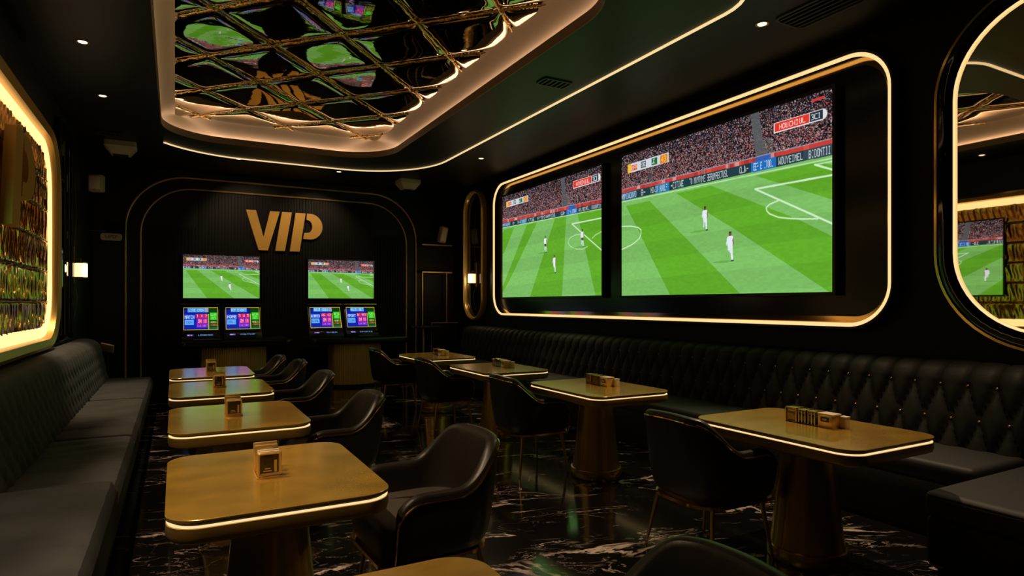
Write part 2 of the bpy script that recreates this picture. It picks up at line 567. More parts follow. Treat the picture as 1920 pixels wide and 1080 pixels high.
    p.rect(x0 - .003, y0 - .004, x1 - .05 * W, y1 + .004, (225, 225, 230))
    rad = (y1 - y0 + .008) / 2
    p.put(((u - (x1 - .05 * W)) * 1.64) ** 2 + (v - (y0 + y1) / 2) ** 2 < rad ** 2, (225, 225, 230))
    p.rect(x0, y0, x0 + .70 * W, y1, (222, 58, 44))
    p.text('HOUCHIUL', x0 + .10 * W, y0 + .011, x0 + .64 * W, y1 - .009, (250, 220, 214))
    p.rect(x0 + .715 * W, y0, x0 + .96 * W, y1, (38, 52, 60))
    p.text('3CI', x0 + .745 * W, y0 + .009, x0 + .93 * W, y1 - .008, (225, 232, 236))
    if not left:
        p.rect(.93, .028, .975, .040, (200, 60, 60))
    # players with soft ground shadows
    if left:
        ps = [(.497, .464, .614, 1), (.587, .643, .80, -1), (.842, .464, .609, 1)]
    elif kind == 'back':
        ps = [(.49, .455, .61, 1), (.60, .64, .82, -1)]
    else:
        ps = [(.49, .467, .615, 1), (.609, .640, .812, -1)]
    for i, (pu, a, b, f) in enumerate(ps):
        p.put(((u - pu + .03) / .05) ** 2 + ((v - b + .002) / .006) ** 2 < 1, (70, 130, 40), .35)
        player(p, pu, a, b, f, (90, 70, 80) if (left and i != 1) else (225, 232, 240))
    return np.clip(p.a, 0, 1)


def betting(w, h, var):
    p = Pic(w, h)
    u, v = p.u, p.v
    p.rect(0, 0, 1, 1, (6, 10, 60))
    p.rect(.02, .10, .70, .94, (16, 30, 150))
    p.put((u < .7) & (v > .3), (20, 40, 190), .5)
    p.rect(.13 + .03 * (var % 2), .04, .62, .22, (66, 150, 226))
    p.text(['LIVE CASH', 'TOP EVENT', 'BEST ODDS', 'MULTI BET'][var], .16, .07, .60, .19, (190, 226, 250))
    if var % 2 == 0:
        p.rect(.62, .04, .72, .22, (150, 160, 200))
    p.rect(.04, .34, .33, .50, (40, 90, 220))
    p.text(['MATCH', 'HOME', 'WINNER', 'SPORT'][var], .05, .36, .33, .50, (210, 236, 255))
    p.rect(.05, .55, .30, .76, (100, 180, 246))
    p.text(['TODAY', 'DRAW 2', 'GOAL', 'SCORE'][var], .07, .59, .29, .72, (40, 80, 190))
    p.rect(.36, .30, .70, .46, (196, 32, 92))
    p.text(['1 X 2', '3 W 5', '46 42', 'W 83'][var], .38, .32, .69, .44, (255, 190, 210))
    p.rect(.38, .46, .70, .88, (122, 36, 190))
    p.rect(.42, .52, .53, .70, (226, 60, 120)); p.rect(.56, .52, .68, .70, (214, 50, 130))
    p.text('24', .43, .54, .53, .68, (255, 200, 220)); p.text('18', .57, .54, .67, .68, (255, 170, 210))
    p.text('LIVE BOOST', .40, .76, .69, .85, (214, 130, 255))
    p.rect(.72, .02, .99, .98, (10, 60, 14))
    p.rect(.76, .24, .97, .56, (36, 190, 30))
    p.text(['SLOT', 'WIN', 'BETS', 'PLAY'][var], .78, .28, .96, .38, (190, 255, 150))
    p.text('85', .80, .42, .94, .53, (150, 250, 120))
    p.text('ODDS', .78, .62, .96, .70, (210, 230, 120)); p.text('CARD', .78, .75, .96, .82, (220, 120, 50))
    p.rect(.76, .87, .97, .95, (12, 100, 80))
    p.rect(.715, .3, .735, .98, (190, 220, 40))
    p.line([(.005, .015), (.995, .015), (.995, .985), (.005, .985), (.005, .015)], .02, (206, 196, 66), 1, 1.3)
    return np.clip(p.a, 0, 1)


def strip_pic(w, h, var):
    p = Pic(w, h)
    p.rect(0, 0, 1, 1, (6, 6, 14))
    p.rect(.04, .15, .26, .85, (74, 52, 130))
    p.text(['E4', 'BET', '7B', 'B2'][var], .07, .25, .24, .75, (220, 200, 250))
    p.text(['LEGENDS', 'MULTIUP', 'JOKER', 'SPORTS'][var], .42, .2, .95, .8, (110, 150, 210))
    return np.clip(p.a, 0, 1)


def picture_mesh(name, arr, corner, du, dv, parent, rows_up=False):
    """flat lit picture: corner = top left, du / dv = full edge vectors"""
    h, w, _ = arr.shape
    c, du, dv = Vector(corner), Vector(du), Vector(dv)
    uu, vv = np.meshgrid(np.linspace(0, 1, w), np.linspace(0, 1, h))
    co = np.array(c)[None, None] + uu[..., None] * np.array(du) + vv[..., None] * np.array(dv)
    idx = np.arange(w * h).reshape(h, w)
    quads = np.stack([idx[:-1, :-1], idx[1:, :-1], idx[1:, 1:], idx[:-1, 1:]], -1).reshape(-1, 4)
    me = bpy.data.meshes.new(name)
    me.vertices.add(w * h)
    me.vertices.foreach_set('co', co.astype(np.float32).ravel())
    me.loops.add(quads.size)
    me.loops.foreach_set('vertex_index', quads.astype(np.int32).ravel())
    me.polygons.add(len(quads))
    me.polygons.foreach_set('loop_start', np.arange(0, quads.size, 4, dtype=np.int32))
    me.update(calc_edges=True)
    at = me.attributes.new('picture', 'FLOAT_COLOR', 'POINT')
    lin = np.where(arr <= .04045, arr / 12.92, ((arr + .055) / 1.055) ** 2.4)
    rgba = np.concatenate([lin, np.ones((h, w, 1))], -1).reshape(-1)
    at.data.foreach_set('color', rgba.astype(np.float32))
    me.materials.append(M['screen'])
    o = bpy.data.objects.new(name, me)
    COL.objects.link(o)
    o.parent = parent
    return o


# ------------------------------------------------------------------ room shell
def shell():
    g = G().box(XL - .2, XR + .2, YN - .2, YB + .2, -0.1, 0)
    tag(g.build('floor', M['marble'], smooth=False), kind='structure')
    g = G().box(XL - .2, XL, YN, YB, 0, 4.2)
    tag(g.build('wall_left', M['wall'], smooth=False), kind='structure')
    g = G().box(XR, XR + .2, YN, YB, 0, 4.2)
    tag(g.build('wall_right', M['wall'], smooth=False), kind='structure')
    g = G().box(XL - .2, XR + .2, YN - .2, YN, 0, 4.2)
    tag(g.build('wall_front', M['wall'], smooth=False), kind='structure')
    g = G().box(XL - .2, XR + .2, YB, YB + .2, 0, 4.2)
    wb = tag(g.build('wall_back', M['wall'], smooth=False), kind='structure')
    # fine vertical slats on the back wall inside the arch
    g = G()
    x = -0.45
    while x < 4.0:
        g.box(x, x + .028, YB - .018, YB - .002, 0.02, 3.36 if 0.3 < x < 3.3 else 2.75)
        x += .05
    g.build('slat_cladding', M['slat'], wb, smooth=False)
    # ceiling with the coffer opening
    n = 14
    hole = rr(-.15, 2.87, 3.3, 9.5, .75, n)
    hx0, hx1, hy0, hy1 = XL, XR, YN, YB
    outer = []
    cx, cy = 1.36, 6.4
    for (px, py) in hole:                      # project outwards to the room rectangle
        dx, dy = px - cx, py - cy
        t = min(((hx1 - cx) if dx > 0 else (hx0 - cx)) / dx if abs(dx) > 1e-6 else 1e9,
                ((hy1 - cy) if dy > 0 else (hy0 - cy)) / dy if abs(dy) > 1e-6 else 1e9)
        outer.append((cx + dx * t, cy + dy * t))
    g = G().loft([[(a, b, H_CEIL) for a, b in hole], [(a, b, H_CEIL) for a, b in outer]])
    # the four room corners
    cor = [(hx1, hy1), (hx0, hy1), (hx0, hy0), (hx1, hy0)]
    for c in cor:
        best = sorted(range(len(outer)), key=lambda i: (outer[i][0] - c[0]) ** 2 + (outer[i][1] - c[1]) ** 2)
        ex = [i for i in range(len(outer)) if abs(outer[i][0] - c[0]) < 1e-6]
        ey = [i for i in range(len(outer)) if abs(outer[i][1] - c[1]) < 1e-6]
        i = min(ex, key=lambda i: abs(outer[i][1] - c[1])); j = min(ey, key=lambda i: abs(outer[i][0] - c[0]))
        g.add([(*outer[i], H_CEIL), (*c, H_CEIL), (*outer[j], H_CEIL)], [(0, 1, 2)])
    g.box(XL, XR, YN, YB, 4.1, 4.15)
    ce = tag(g.build('ceiling', M['ceil'], smooth=False), kind='structure')
    ring = lambda off, z: [(a, b, z) for a, b in rr(-.15, 2.87, 3.3, 9.5, .75, n, off)]
    g = G().loft([ring(0.012, H_CEIL + .001), ring(-.004, H_CEIL - .004), ring(-.004, H_CEIL + .085), ring(.03, H_CEIL + .085)])
    g.build('cove_lip', M['lip'], ce)
    g = G().loft([ring(.03, H_CEIL + .072), ring(.10, H_CEIL + .072)])
    g.build('cove_light', M['led_cove'], ce)
    top = [(a, b, H_MIR) for a, b in rr(.02, 2.71, 3.42, 9.42, .03, n)]
    base = ring(.10, H_CEIL + .072)
    rings = []
    for k in range(9):
        t = k / 8
        s = t ** 1.0
        rings.append([(p[0] + (q[0] - p[0]) * s, p[1] + (q[1] - p[1]) * s, p[2] + (q[2] - p[2]) * (1 - (1 - t) ** 1.4)) for p, q in zip(base, top)])
    G().loft(rings).build('cove_wall', M['beige'], ce)


shell()


# ------------------------------------------------------------------ quilted mirror ceiling
def ceiling_mirror():
    x0, x1, y0, y1 = 0.0, 2.9, 3.18, 9.75
    nx, ny = 116, 260
    X, Y = np.meshgrid(np.linspace(x0, x1, nx), np.linspace(y0, y1, ny))
    p = (X - .84) / .54
    q = (Y - 6.46) / .57
    a = np.abs(((p + q) / 2) % 1.0); b = np.abs(((p - q) / 2) % 1.0)
    da = np.minimum(a, 1 - a); db = np.minimum(b, 1 - b)
    prof = lambda d: 1 - np.exp(-(d / .05) ** 1.2)
    Z = H_MIR + .018 - .030 * prof(da) * prof(db)
    Z += .0022 * np.sin(X * 5.3 + 2.0 * np.sin(Y * 2.1)) * np.cos(Y * 6.1 + 1.3 * np.sin(X * 3.3))
    v = np.stack([X, Y, Z], -1).reshape(-1, 3)
    idx = np.arange(nx * ny).reshape(ny, nx)
    f = np.stack([idx[:-1, :-1], idx[1:, :-1], idx[1:, 1:], idx[:-1, 1:]], -1).reshape(-1, 4)
    g = G().add(v.tolist(), f.tolist())
    o = g.build('quilted_mirror_panel', M['quilt'])
    tag(o, 'quilted bronze mirror ceiling panel with crinkled gold diamond seams inside the recessed cove', 'ceiling panel')
    s = G()
    for sgn in (1, -1):
        for k in range(-16, 17):
            pts = []
            for t in np.linspace(0, 1, 90):
                x = x0 + (x1 - x0) * t
                pp = (x - .84) / .54
                qq = (2 * k - pp) * sgn if sgn == 1 else (pp - 2 * k)
                y = 6.46 + .57 * qq
                if y0 + .02 < y < y1 - .05:
                    w = .006 * math.sin(x * 31 + k) + .004 * math.sin(x * 77 + 2 * k)
                    pts.append((x, y + w, H_MIR - .004 + .004 * math.sin(x * 53)))
            if len(pts) > 3:
                m_ = len(pts)
                rad = [(.009 + .005 * random.random()) for _ in range(m_)]
                s.tube(pts, lambda t, rad=rad, m_=m_: rad[int(t * (m_ - 1))], 6)
    s.build('gold_seam', M['seam'], o)


ceiling_mirror()


# ------------------------------------------------------------------ ceiling light line
def arc_path():
    X1, Yf, r = 3.71, 10.33, 1.35
    pts = [(2.0, 2.95), (3.2, 2.95)]
    for k in range(0, 9):
        a = -PI / 2 + (PI / 2) * k / 8
        pts.append((X1 - .45 + .45 * math.cos(a), 2.95 + .45 + .45 * math.sin(a)))
    pts += [(X1, 5.0), (X1, 7.0)]
    for k in range(0, 19):
        a = (PI / 2) * k / 18
        pts.append((X1 - r + r * math.cos(a), Yf - r + r * math.sin(a)))
    pts += [(1.6, Yf)]
    for k in range(1, 10):
        a = PI / 2 + (PI / 2.1) * k / 9 * .62
        pts.append((.95 + 1.35 * math.cos(a), Yf - 1.35 + 1.35 * math.sin(a)))
    return pts


led = G().tube([(x, y, H_CEIL - .004) for x, y in arc_path()], .014, 8)
tag(led.build('ceiling_light_line', M['led_thin']), 'thin warm light line curving across the black ceiling around the recess', 'light strip')


# ------------------------------------------------------------------ wall frames
def wall_frame(name, label, cat, y0, y1, z0, z1, r, side, led_r, depth, back, out_w, out_mat, ledm, panel_name, panel_mat, led_off=0.0):
    """side=+1: right wall (frame sticks out to -X); side=-1: left wall."""
    wx = XR if side > 0 else XL
    s = -side
    t = thing(name, label, cat, (wx, (y0 + y1) / 2, 0))
    oy = (y0 + y1) / 2
    P = lambda off, d: [(s * d, a - oy, b) for a, b in rr(y0, y1, z0, z1, r, 14, off)]
    G().loft([P(0.0, 0.002), P(0.0, depth), P(.012, depth + .008), P(out_w - .01, depth + .008), P(out_w, depth), P(out_w, 0.002)]).build('outer_frame', out_mat, t)
    pts = P(-led_r * .9 + led_off, depth - led_r)
    G().tube(pts, led_r, 8, closed=True).build('light_tube', ledm, t)
    if panel_mat:
        ring = P(-.002, back)
        G().loft([ring, P(-.002, 0.001)], cap0=True).build(panel_name, panel_mat, t)
    return t


wall_frame('screen_surround', 'large rounded black wall frame edged with warm light around the two big screens', 'light frame',
           2.85, 9.78, 1.26, 3.53, .36, 1, .017, .125, .02, .03, M['black'], M['led'], 'back_panel', M['panel_black'])

t = bpy.data.objects['screen_surround']
_P = lambda off, d: [(-d, a - (2.85 + 9.78) / 2, b) for a, b in rr(2.85, 9.78, 1.26, 3.53, .36, 14, off)]
G().loft([_P(-.022, .022), _P(-.022, .027), _P(-.085, .027), _P(-.085, .022)]).build('added_reflector_band', M['band'], t)  # reflector added so the light tube's reflection shows as an inner line

# big mirror on the right wall (gold outer rim, lit inner rim)
t = wall_frame('wall_mirror', 'big rounded wall mirror with lit inner rim and gold outer rim at right edge', 'mirror',
               0.1, 2.42, 1.24, 3.50,   .58, 1, .008, .11, .088, .10, M['gloss'], M['led'], 'mirror_glass', M['mirror'])
P = lambda off, d: [(-d, a - (0.1 + 2.42) / 2, b) for a, b in rr(0.1, 2.42, 1.24, 3.50, .58, 14, off)]
G().loft([P(.10, .002), P(.10, .125), P(.118, .125), P(.118, .002)]).build('gold_rim', M['gold'], t)

# pill mirror with gold rim near the back corner
t = thing('pill_mirror', 'tall pill shaped dark mirror with gold rim on right wall near back corner', 'mirror', (XR, 10.69, 0))
P = lambda off, d: [(-d, a, b) for a, b in rr(-.40, .40, 1.17, 3.58, .39, 14, off)]
G().loft([P(-.03, .03), P(-.035, .07), P(-.02, .10), P(.0, .112), P(.022, .10), P(.035, .07), P(.03, .002)]).build('gold_rim', M['holder'], t)
G().loft([P(-.05, .03), P(-.05, .002)], cap0=True).build('mirror_glass', M['gloss'], t)


# left gold facet panel
def left_panel():
    y0, y1, z0, z1, r = 3.9, 7.72, 1.17, 3.0, .42
    t = thing('lit_gold_panel', 'rounded gold faceted wall panel rimmed with warm light above the left sofa', 'wall panel', (XL, 0, 0))
    P = lambda off, d: [(d, a, b) for a, b in rr(y0, y1, z0, z1, r, 14, off)]
    G().loft([P(.045, .002), P(.055, .10), P(.11, .125), P(.14, .11), P(.15, .002)]).build('gold_frame', M['gold_rough'], t)
    # glowing band between facets and frame
    G().loft([P(-.055, .03), P(-.02, .055), P(.03, .055), P(.047, .03)]).build('light_tube', M['led_wall'], t)
    # facets
    ny, nz = 380, 180
    Y, Z = np.meshgrid(np.linspace(y0 + .03, y1 - .03, ny), np.linspace(z0 + .03, z1 - .03, nz))
    cw, ch = .085, .30
    row = np.floor((Z - z0) / ch)
    ph = (Y - y0) / cw + .5 * (row % 2)
    fz = ((Z - z0) / ch) % 1.0
    rc = np.random.default_rng(5)
    ci = np.floor(ph).astype(int) + 2; ri = np.maximum(row.astype(int), 0)
    tY = rc.random((60, 12)) - .5; tZ = rc.random((60, 12)) - .5
    ci = np.clip(ci, 0, 59); ri = np.clip(ri, 0, 11)
    wav = np.sin(2 * PI * (ph + .16 * np.sin(2 * PI * fz))) * np.sin(PI * fz) ** .6
    D = .024 + .0062 * wav + .010 * tY[ci, ri] * (ph % 1.0 - .5) + .030 * tZ[ci, ri] * (fz - .5) + .012 * (np.abs(fz - .5)) ** 1.5 + .003 * np.sin(2 * PI * ph * .5 + 1.0) - .014 * np.exp(-(np.minimum(fz, 1 - fz) / .03) ** 2)
    # keep only points inside the rounded outline
    qx = np.maximum(np.abs(Y - (y0 + y1) / 2) - ((y1 - y0) / 2 - r), 0)
    qz = np.maximum(np.abs(Z - (z0 + z1) / 2) - ((z1 - z0) / 2 - r), 0)
    inside = np.hypot(qx, qz) < r - .03
    v = np.stack([D, Y, Z], -1).reshape(-1, 3)
    idx = np.arange(ny * nz).reshape(nz, ny)
    ok = inside[:-1, :-1] & inside[1:, :-1] & inside[1:, 1:] & inside[:-1, 1:]
    f = np.stack([idx[:-1, :-1], idx[1:, :-1], idx[1:, 1:], idx[:-1, 1:]], -1)[ok]
    used = np.unique(f)
    rem = -np.ones(ny * nz, int); rem[used] = np.arange(len(used))
    g = G().add(v[used].tolist(), rem[f].tolist())
    g.build('faceted_panel', M['panel'], t)
    G().loft([P(-.01, .004), P(-.01, .002)], cap0=True).build('backing', M['groove'], t)
    g = G()
    for k in range(1, 7):
        z = z0 + k * ch
        if z < z1 - .05:
            inset = r * .35 if (z - z0 < r * .6 or z1 - z < r * .6) else .04
            g.tube([(.034, y0 + inset + .05, z), (.034, y1 - inset - .04, z)], .005, 6)
    g.build('groove_line', M['groove'], t)


left_panel()


# letters -----------------------------------------------------------------
def ray(x, y):
    f = 1163.
    u = (x - 960) / f
    return Vector((math.sin(YAW) + u * math.cos(YAW), math.cos(YAW) - u * math.sin(YAW), (570 - y) / f))


def at_y(x, y, Y):
    d = ray(x, y); t_ = Y / d.y
    return (d.x * t_, 1.45 + d.z * t_)


def arc2(cx, cy, rx, ry, a0, a1, n=14):
    return [(cx + rx * math.cos(math.radians(a0 + (a1 - a0) * k / n)), cy + ry * math.sin(math.radians(a0 + (a1 - a0) * k / n))) for k in range(n + 1)]


# outlines of the sign letters in metres (x along the wall, z up), bottom left of the word = 0,0
V_OUT = [(0, .70), (.17, .70), (.30, .235), (.415, .70), (.585, .70), (.375, 0), (.215, 0)]
I_OUT = [(.625, .70), (.80, .70), (.675, 0), (.505, 0)]
P_STEM = [(.87, .70), (1.05, .70), (.94, 0), (.765, 0)]
P_BOWL = [(1.075, .70)] + arc2(1.13, .465, .235, .235, 80, -82, 16) + [(1.005, .235), (1.03, .345)] + arc2(1.09, .465, .085, .115, -75, 75, 10) + [(1.068, .585)]


def solid(outline, fn, d0, d1):
    a = [fn(x, z, d0) for x, z in outline]
    b = [fn(x, z, d1) for x, z in outline]
    return G().loft([a, b], cap0=True, cap1=True)


t = thing('vip_wall_sign', 'gold VIP letters mounted on the black back wall above the two small screens', 'sign', (1.09, YB - .02, 2.40))
fn = lambda x, z, d: (x * .955, -d, z)
for nm, out in (('letter_v', V_OUT), ('letter_i', I_OUT)):
    solid(out, fn, 0.0, .05).build(nm, M['letter'], t, smooth=False)
lp = solid(P_STEM, fn, 0.0, .05).build('letter_p', M['letter'], t, smooth=False)
solid(P_BOWL, fn, 0.0, .05).build('bowl', M['letter'], lp, smooth=False)
# letter on the left gold panel: its word ends with this P
t = thing('large_gold_letter', 'large dark gold letter P standing off the faceted gold panel at left', 'sign', (XL + .06, 5.58 - .765 * 1.4, 2.02))
fn2 = lambda x, z, d: (d, x * 1.4, z * 1.06)
solid(P_STEM, fn2, .0, .07).build('stem', M['letter'], t, smooth=False)
solid(P_BOWL, fn2, .0, .07).build('bowl', M['letter'], t, smooth=False)


# ------------------------------------------------------------------ screens
def tv(name, label, corner, du, dv, nrm, arr, bez=.03, group=None, deep=.05):
    c, du, dv, nrm = Vector(corner), Vector(du), Vector(dv), Vector(nrm)
    ctr = c + du / 2 + dv
    t = thing(name, label, 'screen', ctr, group=group)
    o = c - ctr
    picture_mesh('picture', arr, o + nrm * .004, du, dv, t)
    u_, w_ = du.normalized(), dv.normalized()

    def ring(off, d):
        return [o + u_ * (-off) + w_ * (-off) + nrm * d, o + du + u_ * off - w_ * off + nrm * d,
                o + du + dv + u_ * off + w_ * off + nrm * d, o + dv - u_ * off + w_ * off + nrm * d]
    G().loft([ring(0, 0), ring(.002, .010), ring(bez, .010), ring(bez, -deep)], cap1=True).build('bezel', M['black'], t, smooth=False)
    return t


big = football(600, 366, 'big')
lef = football(560, 340, 'left')
bak = football(300, 176, 'back')
XS = 4.97
sg = 'football screens on the right wall'
tv('large_screen', 'nearer large wall screen showing a football match with two players in white', (XS, 6.23, 3.31), (0, -2.86, 0), (0, 0, -1.755), (-1, 0, 0), big, group=sg)
tv('large_screen', 'farther large wall screen showing a football match with three players in white', (XS, 9.48, 3.29), (0, -2.83, 0), (0, 0, -1.725), (-1, 0, 0), lef, group=sg)
sg = 'small football screens on the back wall'
tv('small_screen', 'left small football screen on back wall under the letter V', (.12, YB - .07, 2.28), (1.19, 0, 0), (0, 0, -.73), (0, -1, 0), bak, .022, sg, .045)
tv('small_screen', 'right small football screen on back wall under the letter P', (2.14, YB - .07, 2.265), (1.21, 0, 0), (0, 0, -.71), (0, -1, 0), bak, .022, sg, .045)
tv('portrait_screen', 'upright football screen seen reflected in the big rounded wall mirror', (XL + .065, 4.70, 2.74), (0, .80, 0), (0, 0, -1.15), (1, 0, 0), bak[:, 150:262], .02, None, .008)


# ------------------------------------------------------------------ back wall arches
def arch(name, x0, x1, ztop, r, rad):
    z0 = .15
    pts = [(x0, z0), (x0, 1.2), (x0, ztop - r)]
    for k in range(1, 17):
        a = PI - (PI / 2) * k / 16
        pts.append((x0 + r + r * math.cos(a), ztop - r + r * math.sin(a)))
    pts.append(((x0 + x1) / 2, ztop))
    for k in range(0, 17):
        a = PI / 2 - (PI / 2) * k / 16
        pts.append((x1 - r + r * math.cos(a), ztop - r + r * math.sin(a)))
    pts += [(x1, 1.2), (x1, z0)]
    g = G().tube([(x, YB - .03, z) for x, z in pts], rad, 8)
    return tag(g.build(name, M['inlay']), kind='structure')


arch('trim_1', -.70, 4.22, 3.57, .90, .017)
arch('trim_2', -.49, 4.02, 3.385, .78, .015)


# ------------------------------------------------------------------ chairs
def chair_shell():
    # plan path, front +X.  half path from back centre to arm tip
    half = []
    R = .20
    xb, yb_, xa = -.28, .295, .235
    n1 = 8
    for k in range(n1):
        half.append((xb, yb_ * .0 + (yb_ - R) * k / n1))
    for k in range(13):
        a = (PI / 2) * k / 12
        half.append((xb + R - R * math.cos(a), yb_ - R + R * math.sin(a)))
    for k in range(1, 17):
        half.append((xb + R + (xa - xb - R) * k / 16, yb_))
    path = [(x, -y) for x, y in half[::-1][:-1]] + half
    m = len(path)
    # arclength param
    L = [0]
    for i in range(1, m):
        L.append(L[-1] + math.hypot(path[i][0] - path[i - 1][0], path[i][1] - path[i - 1][1]))
    tot = L[-1]
    st = []
    for i, (x, y) in enumerate(path):
        s = abs(L[i] / tot * 2 - 1)
        a = path[max(i - 1, 0)]; b = path[min(i + 1, m - 1)]
        tx, ty = b[0] - a[0], b[1] - a[1]
        l = math.hypot(tx, ty)
        nx, ny = ty / l, -tx / l        # outward
        if nx * x + ny * y < 0 and s > .05:
            nx, ny = -nx, -ny
        if s <= .05:
            nx, ny = -1, 0
        q = min(max((s - .27) / .36, 0), 1)
        q = q * q * (3 - 2 * q)
        top = .845 + (.653 - .845) * q - .012 * (s / .27) ** 2 * (1 if s < .27 else 1) * (1 if s < .27 else (1 - q))
        if s > .84:
            e = (s - .84) / .16
            top -= .065 * e ** 2.2
        st.append((x, y, nx, ny, s, top))
    rings = []
    trim = []
    for x, y, nx, ny, s, top in st:
        th = .062 - .006 * s
        lean = .045 * (1 - s * .75)        # back leans outward at the top
        def pt(z, inner, lx=0.0):
            k = (z - .36) / (.845 - .36)
            taper = -.035 * (1 - min(k * 2.2, 1)) ** 2
            o_ = (lean * k + taper) - (th if inner else 0) + lx
            return (x + nx * o_, y + ny * o_, z)
        zb = .355
        col = [pt(zb, False), pt(zb + .06, False), pt(.46, False), pt((.46 + top) / 2, False), pt(top - .05, False), pt(top - .02, False), pt(top - .006, False, -.008),
               pt(top, False, -th * .5), pt(top - .006, True, .008), pt(top - .022, True), pt(top - .06, True), pt((.46 + top) / 2, True), pt(.44, True), pt(.38, True), pt(zb, True)]
        rings.append(col)
        trim.append(pt(top - .034, False, .004))
    g = G().loft(rings, close_ring=True, cap0=True, cap1=True)
    return g, trim, rings


def make_chair():
    t = thing('tub_chair', 'black leather tub chair', 'chair')
    g, trim, rings = chair_shell()
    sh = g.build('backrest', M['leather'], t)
    bv = sh.modifiers.new('soft', 'SUBSURF'); bv.levels = 1; bv.render_levels = 1
    # gold trim: arm front edge up, round the back, and down again
    first, last = rings[0], rings[-1]
    def front(rg):
        return [(rg[k][0] + .006, rg[k][1] * 1.004, rg[k][2]) for k in (0, 1, 2, 3)]
    pts = front(first) + [(trim[0][0] + .004, trim[0][1], trim[0][2] - .012)] + trim[1:-1] + [(trim[-1][0] + .004, trim[-1][1], trim[-1][2] - .012)] + front(last)[::-1]
    G().tube(pts, .0055, 6).build('gold_trim', M['gold'], t)
    # seat pad
    def out(off, z):
        pts_ = []
        x0, x1, yy, r0, r1 = -.25 + off, .285 - off, .245 - off, .17, .07
        for cx, cy, a0, r in ((x1 - r1, yy - r1, 0, r1), (x0 + r0, yy - r0, 90, r0), (x0 + r0, -yy + r0, 180, r0), (x1 - r1, -yy + r1, 270, r1)):
            for k in range(9):
                a = math.radians(a0 + 90 * k / 8)
                pts_.append((cx + r * math.cos(a), cy + r * math.sin(a), z))
        return pts_
    G().loft([out(.03, .345), out(.012, .36), out(.004, .385), out(-.004, .43), out(-.004, .485), out(.006, .506), out(.025, .520), out(.06, .528), out(.12, .531)], cap0=True, cap1=True).build('seat', M['lit_seat_leather'], t)
    # under frame: gold ring
    G().loft([out(.02, .335), out(-.008, .335), out(-.008, .352), out(.02, .352)], close_loft=True).build('seat_frame', M['gold'], t)
    for sx in (1, -1):
        for sy in (1, -1):
            a = Vector((.205 * sx if sx > 0 else -.175, .21 * sy, .345)); b = Vector((.245 if sx > 0 else -.235, .262 * sy, 0))
            G().tube([a, a.lerp(b, .5), b], lambda q: .0145 - .006 * q, 10).build('leg', M['gold_rough'], t)
    return t


chair0 = make_chair()
LROW = 'tub chairs at the left row of tables'
RROW = 'tub chairs at the right row of tables'
chairs = [
    (1.03, 2.76, PI + .04, LROW), (.95, 4.29, PI, LROW), (.95, 5.82, PI, LROW), (.95, 7.15, PI, LROW), (.84, 7.85, PI, LROW),
    (.92, 1.06, PI - .05, LROW),
    (2.73, 2.64, 0.0, RROW), (2.74, 4.74, 0, RROW), (2.75, 6.70, 0, RROW), (2.71, 8.50, 0, RROW)]
labels = ['largest black leather tub chair, seat in view, beside the front left table',
          'black tub chair second nearest in the left row, behind the biggest one',
          'dark tub chair at the left table with blue and green reflections',
          'small dark tub chair in front of the left gold slatted counter',
          'farthest dark tub chair of the left row, mostly hidden behind another',
          'rounded back of a black tub chair cut off by the bottom photo edge',
          'nearest black tub chair seen from behind, at the largest right table',
          'black tub chair seen from behind at the second nearest right table',
          'black tub chair seen from behind at the third right table',
          'smallest black tub chair seen from behind, before the right slatted counter']
for i, (x, y, rz, grp) in enumerate(chairs):
    c = chair0 if i == 0 else copy_tree(chair0)
    c.location = (x, y, 0)
    c.rotation_euler = (0, 0, rz)
    c['label'] = labels[i]
    c['group'] = grp


# ------------------------------------------------------------------ tables
def make_table(w, d):
    t = thing('cafe_table', 'brass table', 'table')
    r = .115
    P = lambda off, z: [(a, b, z) for a, b in rr(-w / 2, w / 2, -d / 2, d / 2, r, 10, off)]
    G().loft([P(-.02, .736), P(-.001, .736), P(0, .738), P(0, .748), P(-.002, .75)], cap0=True, cap1=True).build('tabletop', M['brass_top'], t)
    G().loft([P(-.016, .7265), P(-.006, .7258), P(-.004, .7235), P(-.006, .7212), P(-.016, .7205)], cap0=True, cap1=True).build('light_strip', M['led_table'], t)
    G().loft([P(-.022, .737), P(-.016, .737), P(-.016, .7262), P(-.022, .7262)]).build('shadow_gap', M['groove'], t)
    G().loft([P(-.016, .7207), P(-.002, .7195), P(.0, .690), P(-.006, .672), P(-.03, .66)], cap0=True, cap1=True).build('apron', M['apron'], t)
    pr = [(.0, .662), (.142, .662), (.142, .655), (.145, .60), (.152, .50), (.163, .38), (.178, .24), (.192, .13), (.199, .075)]
    G().lathe(pr, 64, cap=False).build('pedestal', M['bronze'], t)
    G().lathe([(.199, .074), (.212, .072), (.214, .066), (.214, .008), (.21, .001), (.0, .001)], 64, cap=False).build('base_ring', M['bronze'], t)
    return t


